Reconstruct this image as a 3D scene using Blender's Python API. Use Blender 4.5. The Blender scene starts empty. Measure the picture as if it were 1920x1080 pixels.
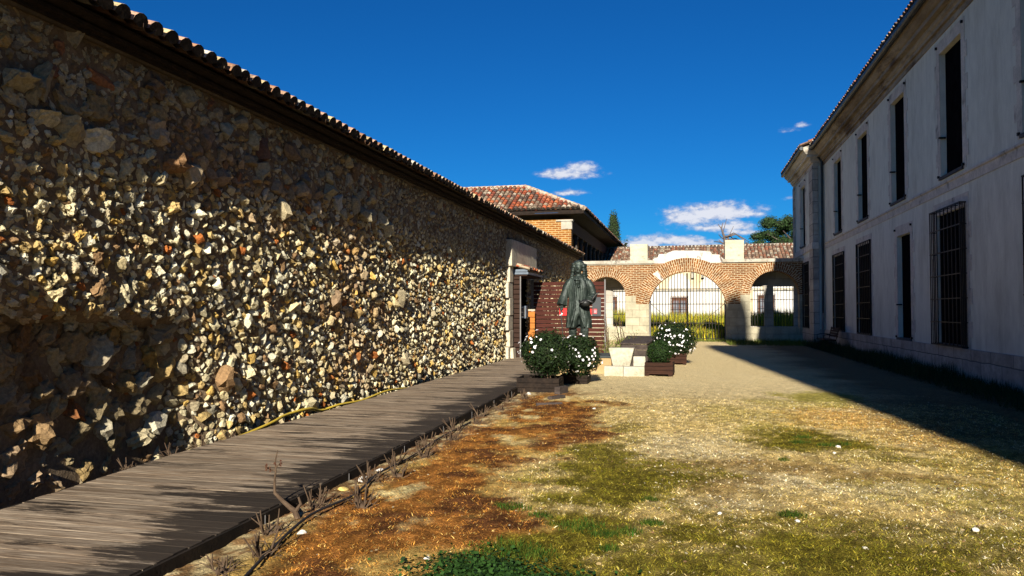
import bpy, bmesh, math, random
import numpy as np
from math import sin, cos, pi, radians, sqrt, atan2
from mathutils import Vector, Matrix, noise as mnoise

# ------------------------------------------------------------------ camera, world, sun, exposure
S = bpy.context.scene
COL = S.collection
YAW = 13.13
F_PX, W_PX = 1440.0, 1920.0
cam_d = bpy.data.cameras.new('camera')
cam = bpy.data.objects.new('camera', cam_d)
COL.objects.link(cam)
cam.location = (0, 0, 1.6)
cam.rotation_euler = (radians(90 + 1.71), 0, radians(YAW))
cam_d.sensor_width = 36
cam_d.lens = 36 * F_PX / W_PX
cam_d.clip_start = 0.05
cam_d.clip_end = 3000
S.camera = cam
SUN_AZ, SUN_EL = 5.8, 23.7        # sun behind the camera, a little to the right
w = bpy.data.worlds.new('World'); S.world = w; w.use_nodes = True
S.view_settings.view_transform = 'Standard'
S.view_settings.look = 'None'
S.view_settings.exposure = 0.80
S.view_settings.gamma = 1
sd = bpy.data.lights.new('sun', 'SUN'); sd.energy = 5.0; sd.angle = radians(0.55); sd.color = (1, .93, .80)
so = bpy.data.objects.new('sun', sd); COL.objects.link(so)
# direction TO the sun
LD = Vector((sin(radians(SUN_AZ)) * cos(radians(SUN_EL)), -cos(radians(SUN_AZ)) * cos(radians(SUN_EL)), sin(radians(SUN_EL))))
so.rotation_euler = LD.to_track_quat('Z', 'Y').to_euler()
so.location = (10, -20, 30)
SKY_STR = 0.050


def build_world():
    nt = w.node_tree; N = nt.nodes; L = nt.links
    N.clear()
    out = N.new('ShaderNodeOutputWorld'); bg = N.new('ShaderNodeBackground')
    sky = N.new('ShaderNodeTexSky'); sky.sky_type = 'NISHITA'; sky.sun_disc = False
    sky.sun_elevation = radians(SUN_EL); sky.sun_rotation = radians(180 - SUN_AZ)
    sky.altitude = 600; sky.air_density = 1.0; sky.dust_density = 0.1; sky.ozone_density = 3.2
    hsv = N.new('ShaderNodeHueSaturation'); hsv.inputs['Saturation'].default_value = 1.2; hsv.inputs['Value'].default_value = 1.0
    hsv.inputs['Hue'].default_value = 0.497
    L.new(sky.outputs[0], hsv.inputs['Color'])
    tint = N.new('ShaderNodeMix'); tint.data_type = 'RGBA'; tint.blend_type = 'MULTIPLY'; tint.inputs[0].default_value = 1
    L.new(hsv.outputs[0], tint.inputs[6]); tint.inputs[7].default_value = (.10, .575, 1.0, 1)

    def M(op, a, b=None, c=None):
        n = N.new('ShaderNodeMath'); n.operation = op
        for i, v in enumerate((a, b, c)):
            if v is None: continue
            if isinstance(v, (int, float)): n.inputs[i].default_value = v
            else: L.new(v, n.inputs[i])
        return n.outputs[0]
    tc = N.new('ShaderNodeTexCoord'); sx = N.new('ShaderNodeSeparateXYZ'); L.new(tc.outputs['Generated'], sx.inputs[0])
    az = M('MULTIPLY', M('ARCTAN2', sx.outputs[0], sx.outputs[1]), 180 / pi)
    el = M('MULTIPLY', M('ARCSINE', sx.outputs[2]), 180 / pi)

    def fbm(scx, scy, det, seed, rough=.6):
        cv = N.new('ShaderNodeCombineXYZ'); L.new(M('MULTIPLY', az, scx), cv.inputs[0]); L.new(M('MULTIPLY', el, scy), cv.inputs[1]); cv.inputs[2].default_value = seed
        n = N.new('ShaderNodeTexNoise'); n.inputs['Scale'].default_value = 1; n.inputs['Detail'].default_value = det; n.inputs['Roughness'].default_value = rough
        L.new(cv.outputs[0], n.inputs['Vector']); return n.outputs['Fac']
    na = fbm(.55, 1.3, 7, 3.1); nb = fbm(1.9, 3.4, 5, 9.7)
    # each puff: azimuth, elevation, half-widths (degrees), strength
    puffs = [(-8.9, 10.1, 2.2, .45, .95, 1), (-7.9, 10.5, 1.1, .5, 1, 1), (-8.7, 8.75, 1.05, .3, .85, 1),
             (1.6, 7.0, 2.9, .75, 1.15, 1), (-.1, 6.7, 1.7, .8, 1.1, 1), (3.2, 6.9, 2.0, .5, 1.0, 1), (2.4, 6.0, 2.6, .45, .8, 1),
             (-1.6, 5.1, 2.6, .42, 1.1, 1), (-3.4, 4.9, 1.7, .5, 1.05, 1), (.2, 4.9, 2.2, .35, .9, 1), (-4.2, 4.2, 1.3, .35, .7, 1), (3.8, 5.6, 1.8, .3, .7, 1),
             (6.6, 12.5, .65, .2, .55, 1), (7.75, 12.8, .4, .2, .5, 1), (7.0, 7.9, .7, .2, .6, 1)]
    best = None; base = None
    for (a0, e0, ra, re, st, _) in puffs:
        dx = M('MULTIPLY', M('SUBTRACT', az, a0), 1 / ra); dy = M('MULTIPLY', M('SUBTRACT', el, e0), 1 / re)
        below = M('LESS_THAN', dy, 0.0)
        dy = M('MULTIPLY', dy, M('ADD', 1.0, M('MULTIPLY', below, .55)))
        r = M('SQRT', M('ADD', M('MULTIPLY', dx, dx), M('MULTIPLY', dy, dy)))
        v = M('MULTIPLY', M('SUBTRACT', 1.5, r), st)
        best = v if best is None else M('MAXIMUM', best, v)
    f = M('ADD', best, M('ADD', M('MULTIPLY', M('SUBTRACT', na, .5), 1.7), M('MULTIPLY', M('SUBTRACT', nb, .5), 1.2)))
    mr = N.new('ShaderNodeMapRange'); mr.interpolation_type = 'SMOOTHSTEP'; mr.inputs[1].default_value = .08; mr.inputs[2].default_value = 1.05
    L.new(f, mr.inputs[0])
    thick = N.new('ShaderNodeMapRange'); thick.inputs[1].default_value = .35; thick.inputs[2].default_value = 1.2; L.new(M('ADD', f, M('MULTIPLY', M('SUBTRACT', nb, .5), 1.5)), thick.inputs[0])
    cc = N.new('ShaderNodeMix'); cc.data_type = 'RGBA'
    k = 1 / SKY_STR / (2 ** S.view_settings.exposure)
    cc.inputs[6].default_value = (.36 * k, .44 * k, .66 * k, 1); cc.inputs[7].default_value = (.80 * k, .82 * k, .90 * k, 1)
    L.new(thick.outputs[0], cc.inputs[0])
    mx = N.new('ShaderNodeMix'); mx.data_type = 'RGBA'
    L.new(M('MULTIPLY', mr.outputs[0], .95), mx.inputs[0]); L.new(tint.outputs[2], mx.inputs[6]); L.new(cc.outputs[2], mx.inputs[7])
    L.new(mx.outputs[2], bg.inputs[0]); bg.inputs[1].default_value = SKY_STR
    L.new(bg.outputs[0], out.inputs[0])


build_world()
try:
    S.cycles.max_bounces = 5; S.cycles.diffuse_bounces = 2; S.cycles.glossy_bounces = 2; S.cycles.transparent_max_bounces = 8
except Exception: pass
random.seed(7)
RNG = np.random.default_rng(11)

# ------------------------------------------------------------------ materials
def P(name, col, col2=None, scale=4.0, rough=.9, bump=.3, bscale=40.0, attr=False, stretch=(1, 1, 1), fine=.25, fscale=None, spec=.2, detail=6, dark=None, dscale=1.5, dthr=(.55, .7), metallic=0):
    m = bpy.data.materials.new(name); m.use_nodes = True
    N = m.node_tree.nodes; L = m.node_tree.links; b = N['Principled BSDF']
    b.inputs['Roughness'].default_value = rough; b.inputs['Specular IOR Level'].default_value = spec; b.inputs['Metallic'].default_value = metallic
    tc = N.new('ShaderNodeTexCoord'); mp = N.new('ShaderNodeMapping'); mp.inputs['Scale'].default_value = stretch
    L.new(tc.outputs['Object'], mp.inputs[0]); vec = mp.outputs[0]

    def noise(sc, det=5, ro=.6):
        n = N.new('ShaderNodeTexNoise'); n.inputs['Scale'].default_value = sc; n.inputs['Detail'].default_value = det; n.inputs['Roughness'].default_value = ro
        L.new(vec, n.inputs['Vector']); return n.outputs['Fac']

    def ramp(f, a, c):
        r = N.new('ShaderNodeMapRange'); r.inputs[1].default_value = a; r.inputs[2].default_value = c; L.new(f, r.inputs[0]); return r.outputs[0]

    def mix(f, a, c, mode='MIX'):
        x = N.new('ShaderNodeMix'); x.data_type = 'RGBA'; x.blend_type = mode
        for i, v in ((0, f), (6, a), (7, c)):
            if isinstance(v, (tuple, list)): x.inputs[i].default_value = (*v[:3], 1)
            elif isinstance(v, (int, float)): x.inputs[i].default_value = v
            else: L.new(v, x.inputs[i])
        return x.outputs[2]
    if attr:
        a = N.new('ShaderNodeAttribute'); a.attribute_name = 'Col'; c = a.outputs['Color']
        if col2 is not None: c = mix(ramp(noise(scale, detail), .4, .65), c, col2)
    else:
        c = mix(ramp(noise(scale, detail), .35, .65), col, col2 or tuple(v * .7 for v in col))
    if dark is not None:
        c = mix(ramp(noise(dscale, 6, .65), *dthr), c, dark)
    if fine:
        f = ramp(noise(fscale or bscale, 4, .7), .25, .75)
        g = N.new('ShaderNodeMapRange'); g.inputs[3].default_value = 1 - fine; g.inputs[4].default_value = 1 + fine; L.new(f, g.inputs[0])
        cv = N.new('ShaderNodeCombineColor')
        for i in range(3): L.new(g.outputs[0], cv.inputs[i])
        c = mix(1.0, c, cv.outputs[0], 'MULTIPLY')
    L.new(c, b.inputs['Base Color'])
    if bump:
        bp = N.new('ShaderNodeBump'); bp.inputs['Strength'].default_value = bump; bp.inputs['Distance'].default_value = .02
        L.new(noise(bscale, 5, .65), bp.inputs['Height']); L.new(bp.outputs[0], b.inputs['Normal'])
    return m


def brick_mat(name, c1, c2, mortar, bw, bh, ms, uv=False, bump=.5, noise_mix=.35, bias=0.0, dark=None):
    m = bpy.data.materials.new(name); m.use_nodes = True
    N = m.node_tree.nodes; L = m.node_tree.links; b = N['Principled BSDF']; b.inputs['Roughness'].default_value = .92; b.inputs['Specular IOR Level'].default_value = .15
    tc = N.new('ShaderNodeTexCoord')
    if uv: vec = tc.outputs['UV']
    else:
        s = N.new('ShaderNodeSeparateXYZ'); L.new(tc.outputs['Object'], s.inputs[0])
        ad = N.new('ShaderNodeMath'); ad.operation = 'ADD'; L.new(s.outputs[0], ad.inputs[0]); L.new(s.outputs[1], ad.inputs[1])
        cb = N.new('ShaderNodeCombineXYZ'); L.new(ad.outputs[0], cb.inputs[0]); L.new(s.outputs[2], cb.inputs[1]); vec = cb.outputs[0]
    # wobble the joints a little
    nz = N.new('ShaderNodeTexNoise'); nz.inputs['Scale'].default_value = 3; nz.inputs['Detail'].default_value = 3; L.new(vec, nz.inputs['Vector'])
    vm = N.new('ShaderNodeVectorMath'); vm.operation = 'MULTIPLY_ADD'; vm.inputs[1].default_value = (.05, .05, .05); L.new(nz.outputs['Color'], vm.inputs[0]); L.new(vec, vm.inputs[2])
    bt = N.new('ShaderNodeTexBrick'); L.new(vm.outputs[0], bt.inputs['Vector'])
    bt.inputs['Scale'].default_value = 1; bt.inputs['Brick Width'].default_value = bw; bt.inputs['Row Height'].default_value = bh
    bt.inputs['Mortar Size'].default_value = ms; bt.inputs['Mortar Smooth'].default_value = .2; bt.inputs['Bias'].default_value = bias
    bt.inputs['Color1'].default_value = (*c1, 1); bt.inputs['Color2'].default_value = (*c2, 1); bt.inputs['Mortar'].default_value = (*mortar, 1)
    n2 = N.new('ShaderNodeTexNoise'); n2.inputs['Scale'].default_value = 1.7; n2.inputs['Detail'].default_value = 8; n2.inputs['Roughness'].default_value = .7; L.new(vec, n2.inputs['Vector'])
    rp = N.new('ShaderNodeMapRange'); rp.inputs[1].default_value = .3; rp.inputs[2].default_value = .7; rp.inputs[3].default_value = 1 - noise_mix; rp.inputs[4].default_value = 1 + noise_mix * .6; L.new(n2.outputs['Fac'], rp.inputs[0])
    cv = N.new('ShaderNodeCombineColor')
    for i in range(3): L.new(rp.outputs[0], cv.inputs[i])
    mx = N.new('ShaderNodeMix'); mx.data_type = 'RGBA'; mx.blend_type = 'MULTIPLY'; mx.inputs[0].default_value = 1
    L.new(bt.outputs['Color'], mx.inputs[6]); L.new(cv.outputs[0], mx.inputs[7]); cout = mx.outputs[2]
    if dark:
        n3 = N.new('ShaderNodeTexNoise'); n3.inputs['Scale'].default_value = .9; n3.inputs['Detail'].default_value = 9; n3.inputs['Roughness'].default_value = .7; L.new(vec, n3.inputs['Vector'])
        r3 = N.new('ShaderNodeMapRange'); r3.inputs[1].default_value = .55; r3.inputs[2].default_value = .7; L.new(n3.outputs['Fac'], r3.inputs[0])
        m3 = N.new('ShaderNodeMix'); m3.data_type = 'RGBA'; L.new(r3.outputs[0], m3.inputs[0]); L.new(cout, m3.inputs[6]); m3.inputs[7].default_value = (*dark, 1); cout = m3.outputs[2]
    L.new(cout, b.inputs['Base Color'])
    bp = N.new('ShaderNodeBump'); bp.invert = True; bp.inputs['Strength'].default_value = bump; bp.inputs['Distance'].default_value = .02
    L.new(bt.outputs['Fac'], bp.inputs['Height']); L.new(bp.outputs[0], b.inputs['Normal'])
    return m


M = {}
M['rubble'] = P('rubble_stone', (1, 1, 1), attr=True, rough=.95, bump=.9, bscale=55, fine=.45, fscale=28)
M['mortar'] = P('old_mortar', (.24, .175, .11), (.14, .10, .06), scale=2.5, bump=1.0, bscale=25, fine=.4, dark=(.07, .055, .04), dscale=1.2)
M['plaster_band'] = P('eave_mortar', (.12, .095, .068), (.07, .055, .04), scale=2, bump=.8, bscale=14, fine=.3, dark=(.06, .05, .04))
M['tile'] = P('clay_tile', (1, 1, 1), attr=True, rough=.9, bump=.5, bscale=35, fine=.35, dark=(.09, .075, .055), dscale=6, dthr=(.5, .68))
M['board'] = None
M['fascia'] = P('fascia_board', (.022, .015, .010), (.010, .008, .006), scale=3, bump=.4)
M['ashlar'] = brick_mat('pale_limestone', (.45, .41, .29), (.38, .34, .24), (.27, .24, .17), .78, .42, .012, noise_mix=.35, dark=(.30, .26, .18))
M['coping'] = P('coping_stone', (.50, .46, .38), (.34, .30, .23), scale=1.5, bump=.5, bscale=12, dark=(.12, .11, .09), dscale=3.2, dthr=(.52, .68))
M['brickwall'] = brick_mat('flat_brickwork', (.14, .042, .010), (.23, .080, .020), (.42, .33, .20), .30, .098, .020, bump=.6, dark=(.26, .15, .07))
M['brickring'] = brick_mat('arch_brickwork', (.15, .046, .011), (.25, .090, .023), (.50, .40, .25), .33, .108, .021, uv=True, bump=.6, noise_mix=.5, dark=(.27, .14, .06))
M['brickbldg'] = brick_mat('tower_brickwork', (.25, .075, .012), (.36, .145, .025), (.48, .34, .15), .42, .13, .024, bump=.6)
M['whiteplaster'] = P('white_plaster', (.66, .65, .62), (.58, .55, .50), scale=1.2, bump=.25, bscale=9, fine=.1, dark=(.5, .45, .35), dscale=1.1, dthr=(.6, .8))
M['iron'] = P('wrought_iron', (.012, .011, .011), (.022, .014, .010), scale=8, rough=.6, bump=.2, fine=.2)
M['greyplaster'] = P('grey_render', (.64, .635, .55), (.57, .565, .49), scale=.8, bump=.35, bscale=18, fine=.12, fscale=6, dark=(.46, .45, .38), dscale=1.3, dthr=(.5, .7), stretch=(1, 1, .32))
M['greystone'] = brick_mat('grey_limestone', (.46, .41, .35), (.34, .31, .27), (.16, .15, .14), 1.15, .52, .014, noise_mix=.45, bump=.7, dark=(.17, .16, .15))
M['trimstone'] = P('window_surround_stone', (.60, .54, .47), (.44, .40, .35), scale=2.2, bump=.5, bscale=16, fine=.2, dark=(.17, .16, .15), dscale=2, dthr=(.56, .7))
M['cornice'] = P('stained_cornice', (.36, .31, .24), (.17, .13, .09), scale=1.2, bump=.4, bscale=14, fine=.2, stretch=(1, .25, 1), dark=(.10, .07, .05), dscale=2.2, dthr=(.5, .65))
M['dark'] = P('dark_interior', (.008, .008, .009), (.004, .004, .005), bump=0, fine=0, rough=.95, spec=0)
M['gutter'] = P('zinc_gutter', (.035, .038, .042), (.055, .058, .06), rough=.5, bump=.1, metallic=.3)
M['redwood'] = P('red_stained_wood', (.085, .024, .016), (.042, .014, .010), scale=3, stretch=(.6, 3, 9), bump=.4, bscale=14, fine=.3)
M['darkwood'] = P('dark_stained_wood', (.050, .026, .018), (.025, .014, .010), scale=3, stretch=(.6, 3, 9), bump=.4, bscale=14, fine=.3)
M['orangewood'] = P('orange_pine_board', (.50, .19, .04), (.38, .13, .03), scale=3, stretch=(.6, 3, 9), bump=.3, bscale=14)
M['greywood'] = P('weathered_grey_wood', (.085, .065, .055), (.04, .03, .026), scale=3, stretch=(2, .5, 5), bump=.6, bscale=16, fine=.4)
M['planterwood'] = P('planter_wood', (.050, .021, .012), (.025, .012, .008), scale=3, stretch=(.8, .8, 7), bump=.4, bscale=14, fine=.3)
M['bronze'] = P('green_bronze', (.030, .044, .036), (.012, .018, .016), scale=7, rough=.5, bump=.35, bscale=30, fine=.3, spec=.5, metallic=.35, dark=(.13, .165, .14), dscale=3.5, stretch=(2.0, 2.0, .6), dthr=(.5, .75))
M['bronze_dark'] = P('dark_bronze', (.018, .018, .02), (.03, .032, .03), rough=.45, spec=.5, metallic=.35)
M['slate'] = P('slate_slab', (.05, .06, .06), (.08, .085, .08), bump=.4)
M['tanstone'] = P('tan_stone', (.46, .32, .16), (.36, .25, .12), scale=2, bump=.3)
M['whitestone'] = P('white_stone', (.50, .47, .38), (.40, .36, .26), scale=3, bump=.6, bscale=14, dark=(.20, .18, .13), dscale=4, dthr=(.6, .72))
M['leaf'] = P('shrub_leaf', (1, 1, 1), attr=True, rough=.6, bump=0, fine=0, spec=.15)
M['petal'] = P('white_petal', (.85, .83, .84), (.8, .78, .8), bump=0, fine=0)
M['twig'] = P('bare_twig', (.065, .040, .024), (.12, .08, .05), scale=12, bump=.5)
M['bark'] = P('dead_bark', (.16, .12, .10), (.10, .08, .07), scale=3, bump=.5)
M['grass'] = P('grass_blade', (1, 1, 1), attr=True, rough=.8, bump=0, fine=0, spec=.1)
M['hose'] = P('yellow_hose', (.70, .50, .06), (.6, .42, .05), rough=.5, bump=0)
M['blackpipe'] = P('black_pipe', (.02, .02, .02), (.035, .03, .03), rough=.6, bump=0)
M['redpaint'] = P('red_print', (.75, .03, .03), (.65, .03, .03), bump=0, rough=.5)
M['greypanel'] = P('grey_board', (.06, .065, .07), (.05, .055, .06), bump=0, rough=.5)
M['bluegrey'] = P('blue_grey_metal', (.16, .20, .25), (.12, .15, .19), bump=.1, rough=.5)
M['greypost'] = P('grey_post', (.22, .21, .20), (.16, .15, .15), bump=.2)
M['rockbits'] = P('stone_chips', (1, 1, 1), attr=True, rough=.95, bump=.6, bscale=60)
M['brownpaint'] = P('brown_joinery', (.15, .07, .04), (.10, .05, .03), bump=.2)


# ------------------------------------------------------------------ helpers
def tag(o, label=None, cat=None, group=None, kind=None):
    if label: o['label'] = label
    if cat: o['category'] = cat
    if group: o['group'] = group
    if kind: o['kind'] = kind
    return o


def empty(name, loc=(0, 0, 0), rz=0, label=None, cat=None, group=None):
    o = bpy.data.objects.new(name, None); COL.objects.link(o); o.location = loc; o.rotation_euler = (0, 0, rz); o.empty_display_size = .2
    return tag(o, label, cat, group)


def npmesh(name, V, F, mat, parent=None, cols=None, uv=None, smooth=False):
    """V (n,3); F list of int arrays (m,k)"""
    V = np.asarray(V, dtype=np.float32)
    if isinstance(F, np.ndarray): F = [F]
    F = [np.asarray(f, dtype=np.int32) for f in F if len(f)]
    me = bpy.data.meshes.new(name)
    me.vertices.add(len(V)); me.vertices.foreach_set('co', V.ravel())
    nl = sum(f.size for f in F); npoly = sum(len(f) for f in F)
    me.loops.add(nl); me.polygons.add(npoly)
    me.loops.foreach_set('vertex_index', np.concatenate([f.ravel() for f in F]))
    tot = np.concatenate([np.full(len(f), f.shape[1], dtype=np.int32) for f in F])
    st = np.concatenate([[0], np.cumsum(tot)[:-1]]).astype(np.int32)
    me.polygons.foreach_set('loop_start', st)
    me.update(calc_edges=True)
    me.polygons.foreach_set('use_smooth', np.full(npoly, bool(smooth)))
    if cols is not None:
        a = me.color_attributes.new('Col', 'FLOAT_COLOR', 'POINT')
        c = np.ones((len(V), 4), dtype=np.float32); c[:, :3] = cols; a.data.foreach_set('color', c.ravel())
    if uv is not None:
        ul = me.uv_layers.new(name='UVMap'); li = np.concatenate([f.ravel() for f in F])
        ul.data.foreach_set('uv', np.asarray(uv, dtype=np.float32)[li].ravel())
    me.validate(verbose=False)
    if mat is not None: me.materials.append(mat)
    o = bpy.data.objects.new(name, me); COL.objects.link(o)
    if parent is not None: o.parent = parent
    return o


class MB:
    def __init__(s): s.v = []; s.f = []; s.uv = None; s.c = None

    def quad(s, *p):
        i = len(s.v); s.v += [tuple(q) for q in p]; s.f.append(tuple(range(i, i + len(p)))); return s

    def box(s, x0, x1, y0, y1, z0, z1, taper=None):
        i = len(s.v)
        t = taper or (0, 0)
        s.v += [(x0 + t[0], y0 + t[1], z0), (x1 - t[0], y0 + t[1], z0), (x1 - t[0], y1 - t[1], z0), (x0 + t[0], y1 - t[1], z0), (x0, y0, z1), (x1, y0, z1), (x1, y1, z1), (x0, y1, z1)]
        for f in ((3, 2, 1, 0), (4, 5, 6, 7), (0, 1, 5, 4), (1, 2, 6, 5), (2, 3, 7, 6), (3, 0, 4, 7)): s.f.append(tuple(i + k for k in f))
        return s

    def bar(s, a, b, w, h=None):
        """rectangular bar between two points"""
        h = h or w; a = Vector(a); b = Vector(b); d = (b - a).normalized()
        u = d.cross(Vector((0, 0, 1)));
        if u.length < .01: u = Vector((1, 0, 0))
        u.normalize(); v = u.cross(d).normalized(); i = len(s.v)
        for p in (a, b):
            for (k, l) in ((-1, -1), (1, -1), (1, 1), (-1, 1)): s.v.append(tuple(p + u * k * w / 2 + v * l * h / 2))
        for f in ((3, 2, 1, 0), (4, 5, 6, 7), (0, 1, 5, 4), (1, 2, 6, 5), (2, 3, 7, 6), (3, 0, 4, 7)): s.f.append(tuple(i + k for k in f))
        return s

    def tube(s, pts, rad, n=8, cap=True, flat=1.0):
        pts = [Vector(p) for p in pts]; m = len(pts)
        if isinstance(rad, (int, float)): rad = [rad] * m
        i0 = len(s.v); ref = None
        for k, p in enumerate(pts):
            d = (pts[min(k + 1, m - 1)] - pts[max(k - 1, 0)]).normalized()
            if ref is None:
                ref = d.cross(Vector((0, 1, 0)))
                if ref.length < .05: ref = d.cross(Vector((1, 0, 0)))
            u = (ref - d * ref.dot(d)).normalized(); ref = u; v = d.cross(u)
            for j in range(n):
                a = 2 * pi * j / n; s.v.append(tuple(p + (u * cos(a) + v * sin(a) * flat) * rad[k]))
        for k in range(m - 1):
            for j in range(n):
                a = i0 + k * n + j; b = i0 + k * n + (j + 1) % n; s.f.append((a, b, b + n, a + n))
        if cap:
            s.f.append(tuple(i0 + j for j in reversed(range(n)))); s.f.append(tuple(i0 + (m - 1) * n + j for j in range(n)))
        return s

    def ell(s, c, r, nu=14, nv=10, rot=None):
        i0 = len(s.v); c = Vector(c)
        rows = []
        for k in range(nv + 1):
            t = pi * k / nv; row = []
            for j in range(nu if 0 < k < nv else 1):
                a = 2 * pi * j / nu; p = Vector((sin(t) * cos(a) * r[0], sin(t) * sin(a) * r[1], cos(t) * r[2]))
                if rot is not None: p = rot @ p
                row.append(len(s.v)); s.v.append(tuple(c + p))
            rows.append(row)
        for k in range(nv):
            A, B = rows[k], rows[k + 1]
            for j in range(nu):
                j2 = (j + 1) % nu
                if len(A) == 1: s.f.append((A[0], B[j], B[j2]))
                elif len(B) == 1: s.f.append((A[j], B[0], A[j2]))
                else: s.f.append((A[j], B[j], B[j2], A[j2]))
        return s

    def loft(s, secs, n=24, fold=None):
        """secs: list of (cx, cy, z, rx, ry); closed ends"""
        i0 = len(s.v)
        for k, (cx, cy, z, rx, ry) in enumerate(secs):
            for j in range(n):
                a = 2 * pi * j / n; q = 1.0 if fold is None else 1 + fold(a, k / (len(secs) - 1))
                s.v.append((cx + cos(a) * rx * q, cy + sin(a) * ry * q, z))
        for k in range(len(secs) - 1):
            for j in range(n):
                a = i0 + k * n + j; b = i0 + k * n + (j + 1) % n; s.f.append((a, b, b + n, a + n))
        s.f.append(tuple(i0 + j for j in reversed(range(n)))); s.f.append(tuple(i0 + (len(secs) - 1) * n + j for j in range(n)))
        return s

    def prism(s, poly, y0, y1, axis='y'):
        """poly in (x,z) extruded along y, or (y,z) extruded along x"""
        i = len(s.v); n = len(poly)
        for t in (y0, y1):
            for (p, q) in poly: s.v.append((p, t, q) if axis == 'y' else (t, p, q))
        s.f.append(tuple(i + k for k in range(n))); s.f.append(tuple(i + n + k for k in reversed(range(n))))
        for k in range(n): s.f.append((i + (k + 1) % n, i + k, i + n + k, i + n + (k + 1) % n))
        return s

    def build(s, name, mat, parent=None, smooth=False, bevel=0, uvs=None):
        me = bpy.data.meshes.new(name); me.from_pydata(s.v, [], s.f); me.update()
        bm = bmesh.new(); bm.from_mesh(me); bmesh.ops.recalc_face_normals(bm, faces=bm.faces)
        if bevel:
            try: bmesh.ops.bevel(bm, geom=bm.edges[:] + bm.verts[:], offset=bevel, segments=1, affect='EDGES', clamp_overlap=True)
            except Exception: pass
        bm.to_mesh(me); bm.free()
        if smooth: me.polygons.foreach_set('use_smooth', [True] * len(me.polygons))
        if mat is not None: me.materials.append(mat)
        o = bpy.data.objects.new(name, me); COL.objects.link(o)
        if parent is not None: o.parent = parent
        return o


def copy_tree(o, parent=None):
    c = o.copy(); COL.objects.link(c)
    c.parent = parent
    for ch in list(o.children): copy_tree(ch, c)
    return c


def vnoise(x, y, seed=0):
    """2D value noise, numpy"""
    def h(i, j):
        n = (i.astype(np.int64) * 374761393 + j.astype(np.int64) * 668265263 + seed * 974711) & 0x7fffffff
        n = ((n ^ (n >> 13)) * 1274126177) & 0x7fffffff
        return ((n ^ (n >> 16)) & 0xffff) / 65535.0
    xi = np.floor(x); yi = np.floor(y); fx = x - xi; fy = y - yi; fx = fx * fx * (3 - 2 * fx); fy = fy * fy * (3 - 2 * fy)
    a = h(xi, yi); b = h(xi + 1, yi); c = h(xi, yi + 1); d = h(xi + 1, yi + 1)
    return (a * (1 - fx) + b * fx) * (1 - fy) + (c * (1 - fx) + d * fx) * fy


def fbm2(x, y, oct=5, seed=0, rough=.55):
    s = 0; a = 1; t = 0
    for k in range(oct):
        s = s + a * vnoise(x * 2 ** k + 17.3 * k, y * 2 ** k + 9.1 * k, seed + k); t += a; a *= rough
    return s / t


def sstep(a, b, x):
    t = np.clip((x - a) / (b - a), 0, 1); return t * t * (3 - 2 * t)


def icos(sub):
    bm = bmesh.new(); bmesh.ops.create_icosphere(bm, subdivisions=sub, radius=1)
    V = np.array([v.co[:] for v in bm.verts]); F = np.array([[v.index for v in f.verts] for f in bm.faces]); bm.free(); return V, F


def rock_protos(sub, n, seed, cuts=7, craggy=.16, hf=.10, h0=.55, h1=.85):
    V0, F0 = icos(sub); out = []; rg = np.random.default_rng(seed)
    for k in range(n):
        V = V0.copy(); o = Vector(rg.normal(size=3) * 20)
        d = np.array([mnoise.fractal(Vector(v) * 1.3 + o, 1.0, 2.0, 4) for v in V])
        V *= (1 + craggy * 2.0 * d)[:, None]
        for c in range(cuts):
            nrm = rg.normal(size=3); nrm /= np.linalg.norm(nrm); h = rg.uniform(h0, h1)
            dd = V @ nrm; over = dd > h
            V[over] -= ((dd[over] - h) * .97)[:, None] * nrm
        d2 = np.array([mnoise.noise(Vector(v) * 3.6 + o) + .75 * mnoise.noise(Vector(v) * 7.5 + o) for v in V]); V *= (1 + hf * d2)[:, None]
        out.append(V)
    return out, F0


def scatter_protos(protos, F0, pos, scl, rotm, pid):
    """pos (n,3) scl (n,3) rotm (n,3,3) -> V, F"""
    n = len(pos); nv = len(protos[0]); A = np.stack(protos)[pid]
    A = A * scl[:, None, :]
    A = np.einsum('nij,nkj->nki', rotm, A) + pos[:, None, :]
    F = (F0[None] + (np.arange(n) * nv)[:, None, None]).reshape(-1, F0.shape[1])
    return A.reshape(-1, 3), F


def rotmats(rx, ry, rz):
    n = len(rx); cx, sx, cy, sy, cz, sz = np.cos(rx), np.sin(rx), np.cos(ry), np.sin(ry), np.cos(rz), np.sin(rz)
    o = np.zeros(n); i = np.ones(n)
    X = np.stack([i, o, o, o, cx, -sx, o, sx, cx], 1).reshape(n, 3, 3); Y = np.stack([cy, o, sy, o, i, o, -sy, o, cy], 1).reshape(n, 3, 3); Z = np.stack([cz, -sz, o, sz, cz, o, o, o, i], 1).reshape(n, 3, 3)
    return Z @ X @ Y


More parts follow.
